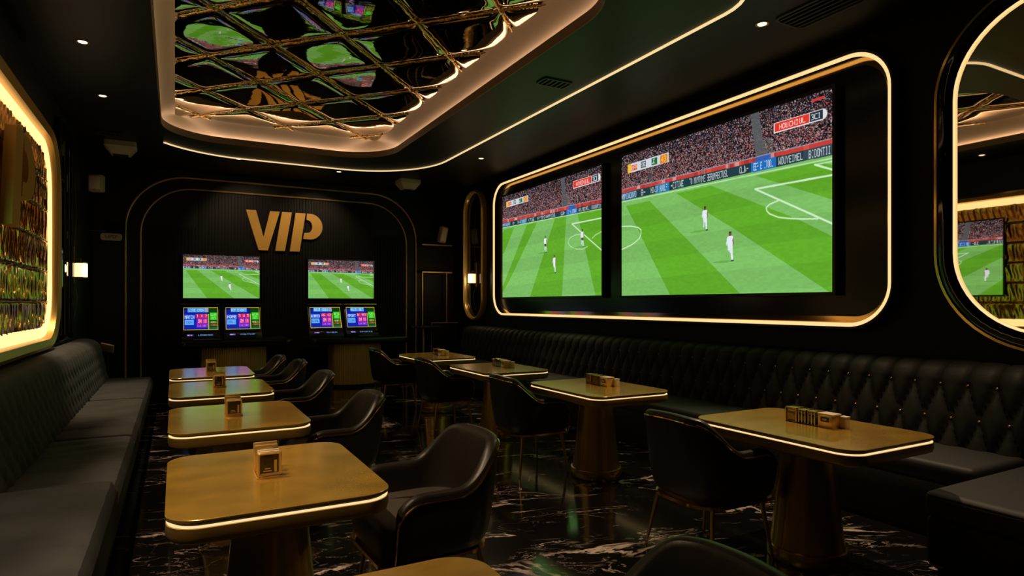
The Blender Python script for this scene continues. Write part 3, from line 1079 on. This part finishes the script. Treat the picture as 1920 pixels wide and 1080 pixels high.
tl = make_table(.76, .98)
LT = [(.35, 2.74), (.345, 4.27), (.335, 5.76), (.33, 7.12), (.36, 1.11)]
llab = ['big brass table at front left whose holder has a white card',
        'left row brass table with a bright green reflection across its top',
        'left row brass table with blue and green reflections on its top',
        'farthest brass table of the left row, plain top with a small gold holder',
        'brass table cut off by the bottom photo edge, only a corner visible']
for i, (x, y) in enumerate(LT):
    c = tl if i == 0 else copy_tree(tl)
    c.location = (x, y, 0)
    c['label'] = llab[i]
    c['group'] = 'brass tables of the left row'
trt = make_table(.77, 1.06)
RT = [(3.20, 2.33), (3.15, 4.30), (3.13, 6.10), (3.13, 7.92)]
rlab = ['largest brass topped table on the right with lit edge, nearest the right booth corner',
        'second nearest brass table of the right row on a thick bronze pedestal',
        'third brass table of the right row, between two chairs seen from behind',
        'farthest and smallest brass table of the right row']
for i, (x, y) in enumerate(RT):
    c = trt if i == 0 else copy_tree(trt)
    c.location = (x, y, 0)
    c['label'] = rlab[i]
    c['group'] = 'brass tables of the right row'


# ------------------------------------------------------------------ table things
def make_holder():
    t = thing('menu_holder', 'holder', 'menu holder')
    G().box(-.05, .05, -.075, .075, 0, .006).build('base_plate', M['holder'], t, bevel=.002)
    # back block of two plates
    G().box(-.047, .047, .056, .070, .006, .120).box(-.045, .045, .030, .048, .006, .112).build('back_block', M['holder'], t, bevel=.003)
    # front frame with a dark pane
    P = lambda off, y: [(a, y, b) for a, b in rr(-.046, .046, .008, .104, .008, 4, off)]
    G().loft([P(0, -.070), P(-.004, -.074), P(-.009, -.073), P(-.011, -.066), P(-.011, -.058), P(0, -.058)], close_loft=True).build('front_frame', M['holder'], t)
    pane = G().loft([P(-.010, -.066), P(-.010, -.060)], cap0=True, cap1=True).build('pane', M['smoke'], t)
    G().box(-.022, .012, -.069, -.066, .055, .088).build('plaque', M['card_dark'], pane, smooth=False)
    G().box(.018, .028, -.069, -.066, .022, .07).box(-.024, .008, -.069, -.066, .026, .03).box(-.018, .002, -.069, -.066, .036, .039).build('emblem', M['holder'], pane, smooth=False)
    G().box(-.047, -.043, -.06, .03, .006, .012).box(.043, .047, -.06, .03, .006, .012).build('side_rail', M['gold'], t, smooth=False)
    return t


h0 = make_holder()
hl = ['menu holder on the front left table', 'gold menu holder on the left table with green reflection',
      'gold menu holder on the left table with blue reflection', 'gold menu holder on the farthest left table']
hp = [(.335, 2.73), (.325, 4.29), (.33, 5.80), (.33, 7.16)]
for i, (x, y) in enumerate(hp):
    c = h0 if i == 0 else copy_tree(h0)
    c.location = (x, y, .75)
    c['label'] = hl[i]
    c['group'] = 'gold menu holders on the left tables'
    g = G().box(-.042, .042, -.040, -.028, .0, .094).box(-.040, .044, -.020, -.010, .0, .097)
    k = g.build('folded_card', M['card'] if i == 0 else M['pale'], bevel=.002, loc=(x, y, .7565))
    tag(k, ['white folded card', 'pale gold folded card', 'small gold folded card', 'tiny gold folded card'][i] + ' in the ' + hl[i], 'card', 'cards in the left menu holders')


def make_jar_set():
    out = []
    # amber block
    t = thing('amber_box', '', 'box')
    G().box(-.035, .035, -.035, .035, .004, .078).build('body', M['amber'], t, bevel=.005)
    G().box(-.037, .037, -.037, .037, .078, .086).box(-.037, .037, -.037, .037, .0, .004).build('lid', M['gold'], t, bevel=.002)
    g = G()
    for sx in (-1, 1):
        for sy in (-1, 1):
            g.box(sx * .036 - .003, sx * .036 + .003, sy * .036 - .003, sy * .036 + .003, .002, .08)
    g.build('edge_post', M['gold'], t)
    out.append(t)
    # smoked glass pair
    t = thing('smoked_glass_box', '', 'box')
    G().box(-.036, .036, -.058, -.004, .004, .076).box(-.036, .036, .004, .058, .004, .076).build('body', M['smoke'], t, bevel=.004)
    G().box(-.038, .038, -.06, -.003, .076, .083).box(-.038, .038, .003, .06, .076, .083).build('lid', M['gold'], t, bevel=.002)
    g = G()
    for yy in (-.052, -.031, -.010, .010, .031, .052):
        g.box(-.0385, -.036, yy - .0025, yy + .0025, .004, .076)
    g.build('gold_rib', M['gold'], t, smooth=False)
    out.append(t)
    # gold box with a pale lid
    t = thing('gold_box', '', 'box')
    G().box(-.038, .038, -.045, .045, .0, .072).build('body', M['holder'], t, bevel=.003)
    G().box(-.042, .040, -.048, .046, .072, .080).build('lid', M['card'], t, bevel=.002)
    G().box(-.0405, -.038, -.024, .026, .034, .062).build('label_plate', M['card_dark'], t, smooth=False)
    G().box(-.0415, -.0405, -.012, .014, .042, .052).build('label_print', M['card'], t, smooth=False)
    out.append(t)
    t = thing('pale_packet', '', 'box')
    G().box(-.022, .022, -.018, .018, 0, .062).build('body', M['pale'], t, bevel=.003)
    G().box(-.024, .024, -.020, .020, .062, .067).build('lid', M['card'], t, bevel=.001)
    out.append(t)
    return out


js = make_jar_set()
where = ['on the largest right hand table', 'on the second nearest right table', 'on the third right table', 'on the farthest right table']
what = ['clear amber box with gold edges', 'pair of smoked glass boxes with gold lids', 'gold box with pale lid and dark label', 'small pale gold packet']
ends = ['left in its row'] * 4
offs = [(0, .15), (0, .045), (-.005, -.075), (.045, -.135)]
for i, (x, y) in enumerate([(3.27, 2.31), (3.24, 4.33), (3.21, 6.12), (3.2, 7.95)]):
    for k, o in enumerate(js):
        c = o if i == 0 else copy_tree(o)
        sc_ = 1.0 if i == 0 else .95
        c.location = (x + offs[k][0], y + offs[k][1], .75)
        c['label'] = what[k] + ' ' + where[i]
        c['group'] = what[k].split(' with')[0] + ' on the right tables'


# ------------------------------------------------------------------ sofas
def tufted(profile, y0, y1, pitch, rows, depth, nrm_sign, ny_per=10, dy_start=0.0):
    """profile: list of (x,z) from seat junction to the top; rows: list of profile-length positions of the tuft rows."""
    P_ = [Vector((a, 0, b)) for a, b in profile]
    Ls = [0]
    for i in range(1, len(P_)):
        Ls.append(Ls[-1] + (P_[i] - P_[i - 1]).length)
    tot = Ls[-1]
    ns = 44
    ss = np.linspace(0, tot, ns)
    px = np.interp(ss, Ls, [p.x for p in P_]); pz = np.interp(ss, Ls, [p.z for p in P_])
    tx = np.gradient(px); tz = np.gradient(pz)
    ln = np.hypot(tx, tz)
    nx, nz = -tz / ln * nrm_sign, tx / ln * nrm_sign
    m = int((y1 - y0) / pitch * ny_per)
    ys = np.linspace(y0, y1, m)
    Y, S = np.meshgrid(ys, ss)
    rowpitch = rows[1] - rows[0]
    q = (S - rows[0]) / rowpitch
    p = (Y - y0 - dy_start) / pitch
    a = ((2 * p + q) / 2) % 1.0; b = ((2 * p - q) / 2) % 1.0
    da = np.minimum(a, 1 - a); db = np.minimum(b, 1 - b)
    pf = lambda d: 1 - np.exp(-(d / .12) ** 1.1)
    inner = pf(da) * pf(db)
    topz = q > len(rows) - 1
    # above the last row only vertical pleats remain
    pleat = pf(np.minimum((p + .5 * ((len(rows) - 1) % 2)) % 1.0, 1 - (p + .5 * ((len(rows) - 1) % 2)) % 1.0) * 1.0)
    fade = np.clip(1 - (q - (len(rows) - 1)) / 1.3, 0, 1)
    hgt = np.where(topz, 1 - (1 - pleat) * fade, inner)
    end = np.clip(np.minimum(Y - y0, y1 - Y) / .06, 0, 1) ** .5
    D = depth * hgt + .05 * (end - 1)
    X = px[:, None] + nx[:, None] * D; Z = pz[:, None] + nz[:, None] * D
    v = np.stack([X, Y, Z], -1).reshape(-1, 3)
    idx = np.arange(m * ns).reshape(ns, m)
    f = np.stack([idx[:-1, :-1], idx[1:, :-1], idx[1:, 1:], idx[:-1, 1:]], -1).reshape(-1, 4)
    g = G().add(v.tolist(), f.tolist())
    buttons = []
    for r_, s in enumerate(rows):
        bx = np.interp(s, ss, px); bz = np.interp(s, ss, pz)
        bnx = np.interp(s, ss, nx); bnz = np.interp(s, ss, nz)
        k = 0
        while True:
            y = y0 + dy_start + (k + .5 * (r_ % 2)) * pitch
            if y > y1 - .04: break
            if y > y0 + .04:
                buttons.append((r_, (bx + bnx * .006, y, bz + bnz * .006)))
            k += 1
    return g, buttons


def slab(g_bounds, name, m, parent, bev=.04, seg=4, droop=0.0):
    x0, x1, y0, y1, z0, z1 = g_bounds
    return G().box(x0, x1, y0, y1, z0, z1).build(name, m, parent, bevel=bev, seg=seg)


# right booth
t = thing('right_booth_sofa', 'long dark tufted booth sofa with gold buttons along the right wall', 'sofa', (4.6, 6.2, 0))
ox, oy = 4.6, 6.2
Yb0, Yb1 = 1.9, 10.75
G().box(4.22 - ox, 5.02 - ox, Yb0 - oy, Yb1 - oy, 0, .10).build('plinth', M['plinth'], t, smooth=False)
G().box(4.14 - ox, 5.0 - ox, Yb0 - oy, Yb1 - oy, .10, .36).build('base', M['booth'], t, bevel=.02)
for k in range(5):
    a = Yb0 + (Yb1 - Yb0) * k / 5; b = Yb0 + (Yb1 - Yb0) * (k + 1) / 5
    slab((4.12 - ox, 4.80 - ox, a - oy + .002, b - oy - .002, .35, .475), 'seat_cushion', M['booth_seat'], t, .035)
prof = [(4.715, .46), (4.73, .58), (4.75, .72), (4.775, .86), (4.79, .925), (4.815, .965), (4.86, .99), (4.93, 1.0), (5.03, 1.0)]
g, btn = tufted([(a - ox, b) for a, b in prof], Yb0 - oy, Yb1 - oy, .172, [-.04, .20, .432], .045, 1)
g.build('tufted_back', M['booth'], t)
G().box(4.80 - ox, 5.03 - ox, Yb0 + .02 - oy, Yb1 - oy - .04, .40, .955).build('back_body', M['booth'], t, smooth=False)
bm_ = G().lathe([(.0, .006), (.006, .005), (.0095, 0), (.008, -.004)], 12, cap=False)
first = None
near = sorted([b for b in btn if b[0] >= 1 and b[1][1] + oy > 1.0], key=lambda b: b[1][1])[:98]
rest = [b for b in btn if b not in near and b[0] >= 1 and b[1][1] + oy > 1.0]
for r_, p_ in near:
    if first is None:
        first = bm_.build('button', M['gold_rough'], t, loc=p_)
        first.rotation_euler = (0, -PI / 2, 0)
    else:
        c = first.copy(); COL.objects.link(c); c.location = p_
g = G()
for r_, p_ in rest:
    g.add([(p_[0] - .006, p_[1], p_[2])] + [(p_[0], p_[1] + .009 * math.cos(a), p_[2] + .009 * math.sin(a)) for a in np.linspace(0, 2 * PI, 9)[:-1]], [(0, 1 + i, 1 + (i + 1) % 8) for i in range(8)])
if rest:
    tag(g.build('far_button', M['gold'], t), kind='stuff')

# booth corner return (bench block at the lower right)
t = thing('bench_block', 'square dark upholstered bench block with piped edge at bottom right corner', 'bench', (3.81, 1.13, 0))
G().box(-.30, .72, -.58, .66, 0, .09).build('plinth', M['plinth'], t, smooth=False)
G().box(-.345, .74, -.62, .70, .08, .345).build('base', M['booth'], t, bevel=.03, seg=3)
G().box(-.355, .745, -.64, .71, .335, .475).build('seat_cushion', M['booth_seat'], t, bevel=.045, seg=5)
P = lambda off, z: [(a, b, z) for a, b in rr(-.352, .742, -.637, .707, .045, 6, off)]
G().tube(P(-.006, .452), .005, 6, closed=True).build('piping', M['leather'], t)

# left sofa
t = thing('left_sofa', 'long charcoal fabric sofa with tufted back along the left wall', 'sofa', (-.7, 5.5, 0))
ox, oy = -.7, 5.5
G().box(-1.12 - ox, -.36 - ox, .6 - oy, 9.72 - oy, 0, .09).build('plinth', M['plinth'], t, smooth=False)
G().box(-1.13 - ox, -.30 - ox, .5 - oy, 9.8 - oy, .08, .33).build('base', M['booth'], t, bevel=.03)
bounds = [(3.86, 5.5), (5.5, 7.6), (7.6, 9.8)]


def cushion(x0, x1, y0, y1, z0, z1, name, seed):
    rs = np.random.default_rng(seed)
    nx_, ny_ = 28, int((y1 - y0) / .035)
    xs = np.linspace(0, 1, nx_); ys = np.linspace(0, 1, ny_)
    Xg, Yg = np.meshgrid(xs, ys)
    px_ = x0 + (x1 - x0) * Xg; py_ = y0 + (y1 - y0) * Yg
    e = np.minimum(np.minimum(px_ - x0, x1 - px_), np.minimum(py_ - y0, y1 - py_))
    rd = .07
    edge = np.where(e < rd, rd - np.sqrt(np.maximum(rd ** 2 - (rd - e) ** 2, 0)), 0)
    zz = z1 - edge
    for _ in range(int(9 * (y1 - y0))):
        c_, w_, an, am = y0 + (y1 - y0) * rs.random(), .015 + .03 * rs.random(), .6 * (rs.random() - .3), .002 + .006 * rs.random()
        dd = py_ - c_ - an * (px_ - x0)
        zz = zz - am * np.exp(-(dd / w_) ** 2) * np.clip(e / .06, 0, 1) + am * .7 * np.exp(-((dd - .05) / .03) ** 2)
    v = np.stack([px_, py_, zz], -1).reshape(-1, 3).tolist()
    idx = np.arange(nx_ * ny_).reshape(ny_, nx_)
    f = np.stack([idx[:-1, :-1], idx[1:, :-1], idx[1:, 1:], idx[:-1, 1:]], -1).reshape(-1, 4).tolist()
    rim = list(idx[0, :]) + list(idx[1:, -1]) + list(idx[-1, -2::-1]) + list(idx[-2:0:-1, 0])
    n = len(v)
    for i in rim:
        v.append((v[i][0], v[i][1], z0))
    for j in range(len(rim)):
        k = (j + 1) % len(rim)
        f.append((int(rim[j]), int(rim[k]), n + k, n + j))
    return G().add(v, f).build(name, M['velvet'], t)


for k, (a, b) in enumerate(bounds):
    cushion(-1.0 - ox, -.265 - ox, a - oy + .004, b - oy - .004, .31, .470, 'seat_cushion', k)
cushion(-1.0 - ox, -.262 - ox, 1.6 - oy, 3.84 - oy, .31, .545, 'seat_cushion', 9)
prof = [(-.775, .44), (-.80, .56), (-.83, .72), (-.86, .86), (-.885, .925), (-.93, .965), (-1.0, .985), (-1.08, .985), (-1.13, .97)]
g, btn = tufted([(a - ox, b) for a, b in prof], 1.6 - oy, 9.78 - oy, .17, [.06, .17, .28, .39], .018, -1)
g.build('tufted_back', M['velvet'], t)
G().box(-1.13 - ox, -.90 - ox, 1.62 - oy, 9.76 - oy, .40, .94).build('back_body', M['velvet'], t, bevel=.02)


# ------------------------------------------------------------------ betting counters and terminals
def counter(x0, x1, bx0, bx1, label):
    cx = (bx0 + bx1) / 2
    t = thing('betting_counter', label, 'counter', (cx, 11.2, 0), group='counters under the small screens')
    w = (bx1 - bx0) / 2
    # fluted convex gold front
    n = 30 * 8
    rings = []
    lo, hi = [], []
    for i in range(n + 1):
        u = -1 + 2 * i / n
        x = w * u
        y = -.42 + .16 * u * u + .013 * abs(math.sin(PI * (i / 8))) * -1
        lo.append((x, y, .05)); hi.append((x, y, .765))
    back = [(w, .2), (-w, .2)]
    for x, y in back:
        lo.append((x, y, .05)); hi.append((x, y, .765))
    G().loft([lo, hi], cap0=True, cap1=True).build('fluted_front', M['fluted'], t)
    G().box(-w + .04, w - .04, -.34, .2, 0, .05).build('plinth', M['plinth'], t, smooth=False)
    P = lambda off, z: [(a, b, z) for a, b in rr(x0 - cx, x1 - cx, -.55, .50, .12, 8, off)]
    G().loft([P(-.03, .765), P(-.004, .79), P(0, .85), P(-.006, .868)], cap0=True, cap1=True).build('countertop', M['gloss_top'], t)
    return t


M['fluted'] = mat('fluted_gold_wood', (0.75, 0.46, 0.15), 0.4, 0.25)
M['gloss_top'] = mat('black_stone_top', (0.015, 0.013, 0.011), 0.18)
counter(.02, 1.72, .36, 1.33, 'dark counter with gold slatted curved base under the left small screen')
counter(1.98, 3.75, 2.42, 3.26, 'dark counter with gold slatted curved base under the right small screen')
tx = [(.10, .63), (.71, 1.26), (2.04, 2.60), (2.67, 3.22)]
tlab = ['leftmost betting terminal, on the left counter', 'right hand betting terminal on the left counter under the VIP letters',
        'left hand betting terminal on the right counter', 'rightmost betting terminal on the right counter, nearest the arch edge']
for i, (a, b) in enumerate(tx):
    w = b - a
    t = thing('betting_terminal', tlab[i], 'terminal', ((a + b) / 2, 11.18, .868), group='betting terminals on the counters')
    # slanted cabinet
    hw = w / 2 + .012
    side = [(-.20, 0), (-.19, .07), (-.13, .10), (.02, .54), (.06, .57), (.16, .57), (.16, 0)]
    G().loft([[(-hw, y, z) for y, z in side], [(hw, y, z) for y, z in side]], cap0=True, cap1=True).build('housing', M['black'], t, bevel=.008)
    sl = Vector((0, .15, .44)).normalized()
    nr = Vector((0, -sl.z, sl.y))
    top = Vector((0, .012, .525)) + nr * .012
    tl_ = top + Vector((-w / 2 + .015, 0, 0))
    hgt = .385
    picture_mesh('betting_screen', betting(150, 110, i), tl_, Vector((w - .03, 0, 0)), -sl * hgt, t)
    g = G()
    c0, c1, c2, c3 = tl_, tl_ + Vector((w - .03, 0, 0)), tl_ + Vector((w - .03, 0, 0)) - sl * hgt, tl_ - sl * hgt
    g.tube([c0, c1, c2, c3], .007, 6, closed=True)
    g.box(-hw - .01, hw + .01, -.02, .10, .568, .590)
    g.build('gold_bezel', M['gold'], t)
    d2 = Vector((0, -.06, .03)).normalized()
    picture_mesh('info_strip', strip_pic(90, 16, i), Vector((-w / 2 + .05, -.1385, .098)) + Vector((0, -.002, .004)), Vector((w - .12, 0, 0)), Vector((0, -.052, -.028)), t)

# low keypad trays on the counters
for i, (x, lab) in enumerate([(.45, 'black keypad tray lying on the left counter'), (3.02, 'low rounded black tray lying on the right counter')]):
    g = G().box(-.2, .2, -.07, .07, 0, .03)
    tag(g.build('keypad_tray', M['black'], bevel=.012, loc=(x, 10.83, .868)), lab, 'tray')


# ------------------------------------------------------------------ back right corner: shelf unit added in place of doorway-like reflections
t = thing('corner_reflection_unit', 'dark added unit with thin gold edges in place of doorway-like reflections, back right corner', 'reflection stand-in', (4.6, 11.6, 0))
G().box(-.16, .40, -.10, .16, 0, 1.08).build('body', M['black'], t, smooth=False)
G().box(-.165, .405, -.108, -.1, 1.07, 1.085).box(-.168, -.158, -.108, -.1, .1, 1.08).build('gold_edge', M['inlay'], t, smooth=False)
for z, x0 in ((2.08, -.33), (2.62, -.33)):
    s = G().box(x0, .30, -.05, .18, z - .015, z + .015).build('shelf', M['black'], t, smooth=False)
    G().box(x0, .30, -.056, -.05, z - .012, z + .012).build('gold_edge', M['inlay'], s, smooth=False)
G().box(-.33, -.315, -.05, -.035, 1.0, 2.08).box(.18, .195, -.05, -.035, 1.08, 2.08).build('upright', M['inlay'], t, smooth=False)


# ------------------------------------------------------------------ sconces
def sconce(loc, side, label):
    t = thing('wall_sconce', label, 'wall lamp', loc, group='small glowing wall lamps')
    s = -side
    G().lathe([(.0, -.085), (.065, -.085), (.07, -.08), (.07, .08), (.065, .085), (.0, .085)], 28, cx=s * .10, cap=False).build('shade', M['shade'], t)
    G().lathe([(.0, .086), (.074, .086), (.074, .098), (.0, .1)], 28, cx=s * .10, cap=False).lathe([(.0, -.1), (.074, -.098), (.074, -.086), (.0, -.086)], 28, cx=s * .10, cap=False).build('cap', M['gold'], t)
    G().box(min(0, s * .03), max(0, s * .03), -.03, .03, -.16, .30).tube([(s * .02, 0, .14), (s * .10, 0, .14), (s * .10, 0, .09)], .006, 6).build('bracket', M['gold_rough'], t)
    G().tube([(s * .03, 0, .30), (s * .05, .01, .7), (s * .03, .0, 1.2)], .004, 6).tube([(s * .03, 0, -.16), (s * .06, .02, -.35), (s * .03, -.02, -.6)], .004, 6).build('cable', M['wire'], t)
    d = bpy.data.lights.new('sconce_light', 'POINT'); d.energy = 3.5; d.color = WARM; d.shadow_soft_size = .05
    l = bpy.data.objects.new('sconce_light', d); COL.objects.link(l); l.location = (loc[0] + s * .24, loc[1] - .05, loc[2])
    return t


sconce((XL, 9.55, 1.88), -1, 'small glowing wall lamp on the left wall beyond the lit gold panel')
sconce((XR - .04, 10.62, 1.93), 1, 'small glowing wall lamp in front of the tall pill shaped mirror')
# dark glass column with gold edge lines, left wall past the panel
t = thing('dark_wall_column', 'dark glossy wall column with thin vertical lines between gold panel and left lamp', 'column', (XL, 8.7, 0))
G().box(0, .05, -.42, .62, 1.03, 3.5).build('body', M['gloss'], t, bevel=.02)
g = G()
for y in (-.36, -.1, .25, .5):
    g.tube([(.052, y, 1.1), (.052, y, 3.3)], .004, 6)
g.build('vertical_line', M['wire'], t)


# ------------------------------------------------------------------ ceiling and wall fittings
def downlight(x, y, label, target, watts, angle=55):
    t = thing('downlight', label, 'ceiling light', (x, y, H_CEIL), group='recessed ceiling spotlights')
    G().lathe([(.034, -.001), (.046, -.006), (.052, -.004), (.052, .0), (.034, .0)], 28, cap=False).build('trim_ring', M['gold_rough'], t)
    G().lathe([(.0, -.003), (.034, -.003), (.034, -.001)], 24, cap=False).build('lens', M['lamp'], t)
    spot('downlight_beam', (x, y, H_CEIL - .012), target, watts * .92, angle)


downlight(-.69, 6.38, 'bright recessed spotlight in the ceiling above the left sofa, nearer of two', (.62, 5.75, .75), 230, 46)
downlight(-.68, 7.93, 'bright recessed spotlight above the far end of the left sofa', (-.3, 7.8, .5), 230, 60)
downlight(4.11, 3.39, 'bright recessed spotlight in the ceiling above the nearest screen edge', (3.2, 3.0, .75), 240, 72)
downlight(4.12, 8.57, 'tiny recessed spotlight above the far booth end', (3.1, 7.2, .75), 200, 70)
downlight(2.43, 10.58, 'dim recessed spotlight near the back wall, right of the letters', (2.2, 11.8, 2.3), 60, 85)
downlight(.86, 10.38, 'dim recessed spotlight near the back wall, left of the letters', (1.3, 11.8, 2.3), 60, 85)


def box_thing(name, label, cat, loc, sx, sy, sz, m, rot=(0, 0, 0), bev=.01, extra=None):
    t = thing(name, label, cat, loc)
    t.rotation_euler = rot
    G().box(-sx / 2, sx / 2, -sy / 2, sy / 2, -sz / 2, sz / 2).build('body', m, t, bevel=bev, seg=3)
    return t


# slotted oval air grille and the boxes hanging by the ceiling
def grille(name, label, loc, sx, sy, rz=0):
    t = thing(name, label, 'vent', loc, rz)
    P = lambda off, z: [(a, b, z) for a, b in rr(-sx / 2, sx / 2, -sy / 2, sy / 2, min(sx, sy) * .2, 6, off)]
    G().loft([P(0, 0), P(0, -.012), P(-.02, -.014), P(-.024, -.004)]).build('frame', M['grille'], t)
    k = max(4, int(sx / .06))
    for i in range(k):
        x = -sx / 2 + .03 + (sx - .06) * (i + .5) / k
        G().box(x - .008, x + .008, -sy / 2 + .02, sy / 2 - .02, -.012, -.002).build('slat', M['grille'], t, smooth=False)


grille('ceiling_vent', 'small slotted ceiling vent beside the curved light line', (3.36, 5.29, H_CEIL), .34, .20)
grille('ceiling_vent', 'larger dark ceiling vent near the top right of the photo', (4.28, 3.0, H_CEIL), .34, .6)
grille('ceiling_vent', 'slotted pale air vent on ceiling above the left back corner', (-.74, 9.62, H_CEIL), .30, .22)
for loc, lab in (((-.66, 10.15, H_CEIL - .085), 'pale ceiling speaker box near the left back corner'), ((3.70, 10.75, H_CEIL - .085), 'pale ceiling speaker box near the right back corner')):
    t = thing('ceiling_speaker', lab, 'speaker', loc)
    q = lambda s, z: [(a * s, b * s, z) for a, b in rr(-.19, .19, -.17, .17, .03, 4)]
    G().loft([q(1, .085), q(1, .02), q(.9, .0), q(.62, -.075), q(.55, -.085)], cap0=True, cap1=True).build('body', M['cream'], t)
    G().loft([q(.5, -.083), q(.45, -.089)], cap0=True, cap1=True).build('grille', M['grille'], t)


def wall_speaker(loc, rot, label, sx, sy, sz, arm):
    t = thing('wall_speaker', label, 'speaker', loc)
    t.rotation_euler = rot
    G().box(-sx / 2, sx / 2, -sy / 2, sy / 2, -sz / 2, sz / 2).build('body', M['cream'], t, bevel=.02, seg=3)
    G().box(-sx / 2 + .02, sx / 2 - .02, -sy / 2 - .004, -sy / 2, -sz / 2 + .03, sz / 2 - .03).build('grille', M['card'], t, bevel=.002)
    G().lathe([(0, 0), (.012, 0), (.012, .004), (0, .004)], 12, cap=False).build('knob', M['grille'], t).location = (0, -sy / 2 - .005, -sz / 2 + .015)
    G().tube([(0, sy / 2 - .01, 0), arm], .012, 8).build('bracket', M['grille'], t)


wall_speaker((-.98, 10.6, 3.17), (0, 0, -.35), 'small square off-white speaker box high on the left wall', .18, .12, .24, (-.13, .10, 0))
wall_speaker((4.68, 11.5, 2.83), (.12, .14, .25), 'tilted off-white speaker box on the back wall right of the arch', .15, .12, .32, (.02, .27, .03))

# little bracket sign
t = thing('bracket_sign', 'small dark plaque hanging from a thin bracket on the left wall', 'sign', (-.86, 11.2, 2.47))
P = lambda off, y: [(a, y, b) for a, b in rr(-.13, .15, -.055, .055, .04, 5, off)]
G().loft([P(-.005, -.012), P(0, -.008), P(0, .008), P(-.005, .012)], cap0=True, cap1=True).build('plaque', M['cream'], t)
G().tube([(-.28, 0, .09), (-.05, 0, .085), (-.05, 0, .05)], .008, 6).build('bracket', M['grille'], t)
cu = bpy.data.curves.new('lettering', 'FONT'); cu.body = 'UPSP'; cu.size = .075; cu.extrude = .002; cu.align_x = 'CENTER'; cu.align_y = 'CENTER'
tmp = bpy.data.objects.new('lettering_source', cu); COL.objects.link(tmp)
bpy.context.view_layer.update()
me = bpy.data.meshes.new_from_object(tmp.evaluated_get(bpy.context.evaluated_depsgraph_get()))
bpy.data.objects.remove(tmp)
me.materials.append(M['card_dark'])
lo_ = bpy.data.objects.new('lettering', me); COL.objects.link(lo_); lo_.parent = t
lo_.rotation_euler = (PI / 2, 0, 0); lo_.location = (.01, -.014, 0)

# small tilted reading light at the far end of the left sofa
t = thing('reading_lamp', 'small tilted pale gold lamp head at the far end of the left sofa', 'lamp', (-.80, 9.93, .0))
G().box(-.08, .08, -.012, .012, -.062, .062).build('lamp_head', M['pale'], t, bevel=.006).location = (0, 0, .86)
t.children[0].rotation_euler = (.5, .25, -.25)
G().tube([(0, .02, .83), (.01, .03, .6), (.02, .02, .0)], .007, 8).build('stem', M['grille'], t)
G().lathe([(0, .0), (.06, .0), (.06, .012), (0, .014)], 20, cx=.02, cy=.02, cap=False).build('base', M['grille'], t)

# black side table behind the far right booth table
t = thing('bar_ledge', 'dark green narrow ledge on a post beside the right foot of the arch', 'ledge', (4.22, 11.35, 0))
G().box(-.28, .30, -.12, .12, .98, 1.03).build('top', M['booth'], t, bevel=.015)
G().tube([(0, 0, .0), (0, 0, .98)], .02, 10).build('post', M['inlay'], t)

# unseen spotlights added to brighten tables and seats, continuing the visible rows
downlight(-.69, 4.80, 'added unseen spotlight above the left sofa, behind the upper left frame edge', (.62, 4.3, .75), 230, 44)
downlight(-.69, 3.25, 'added unseen spotlight above the near part of the left sofa', (.66, 2.75, .75), 240, 44)
downlight(-.69, 1.70, 'added unseen spotlight above the nearest left seat cushion', (.0, 2.3, .6), 210, 70)
downlight(4.11, 1.7, 'added unseen spotlight above the bench block at right', (3.6, 1.7, .5), 110, 70)
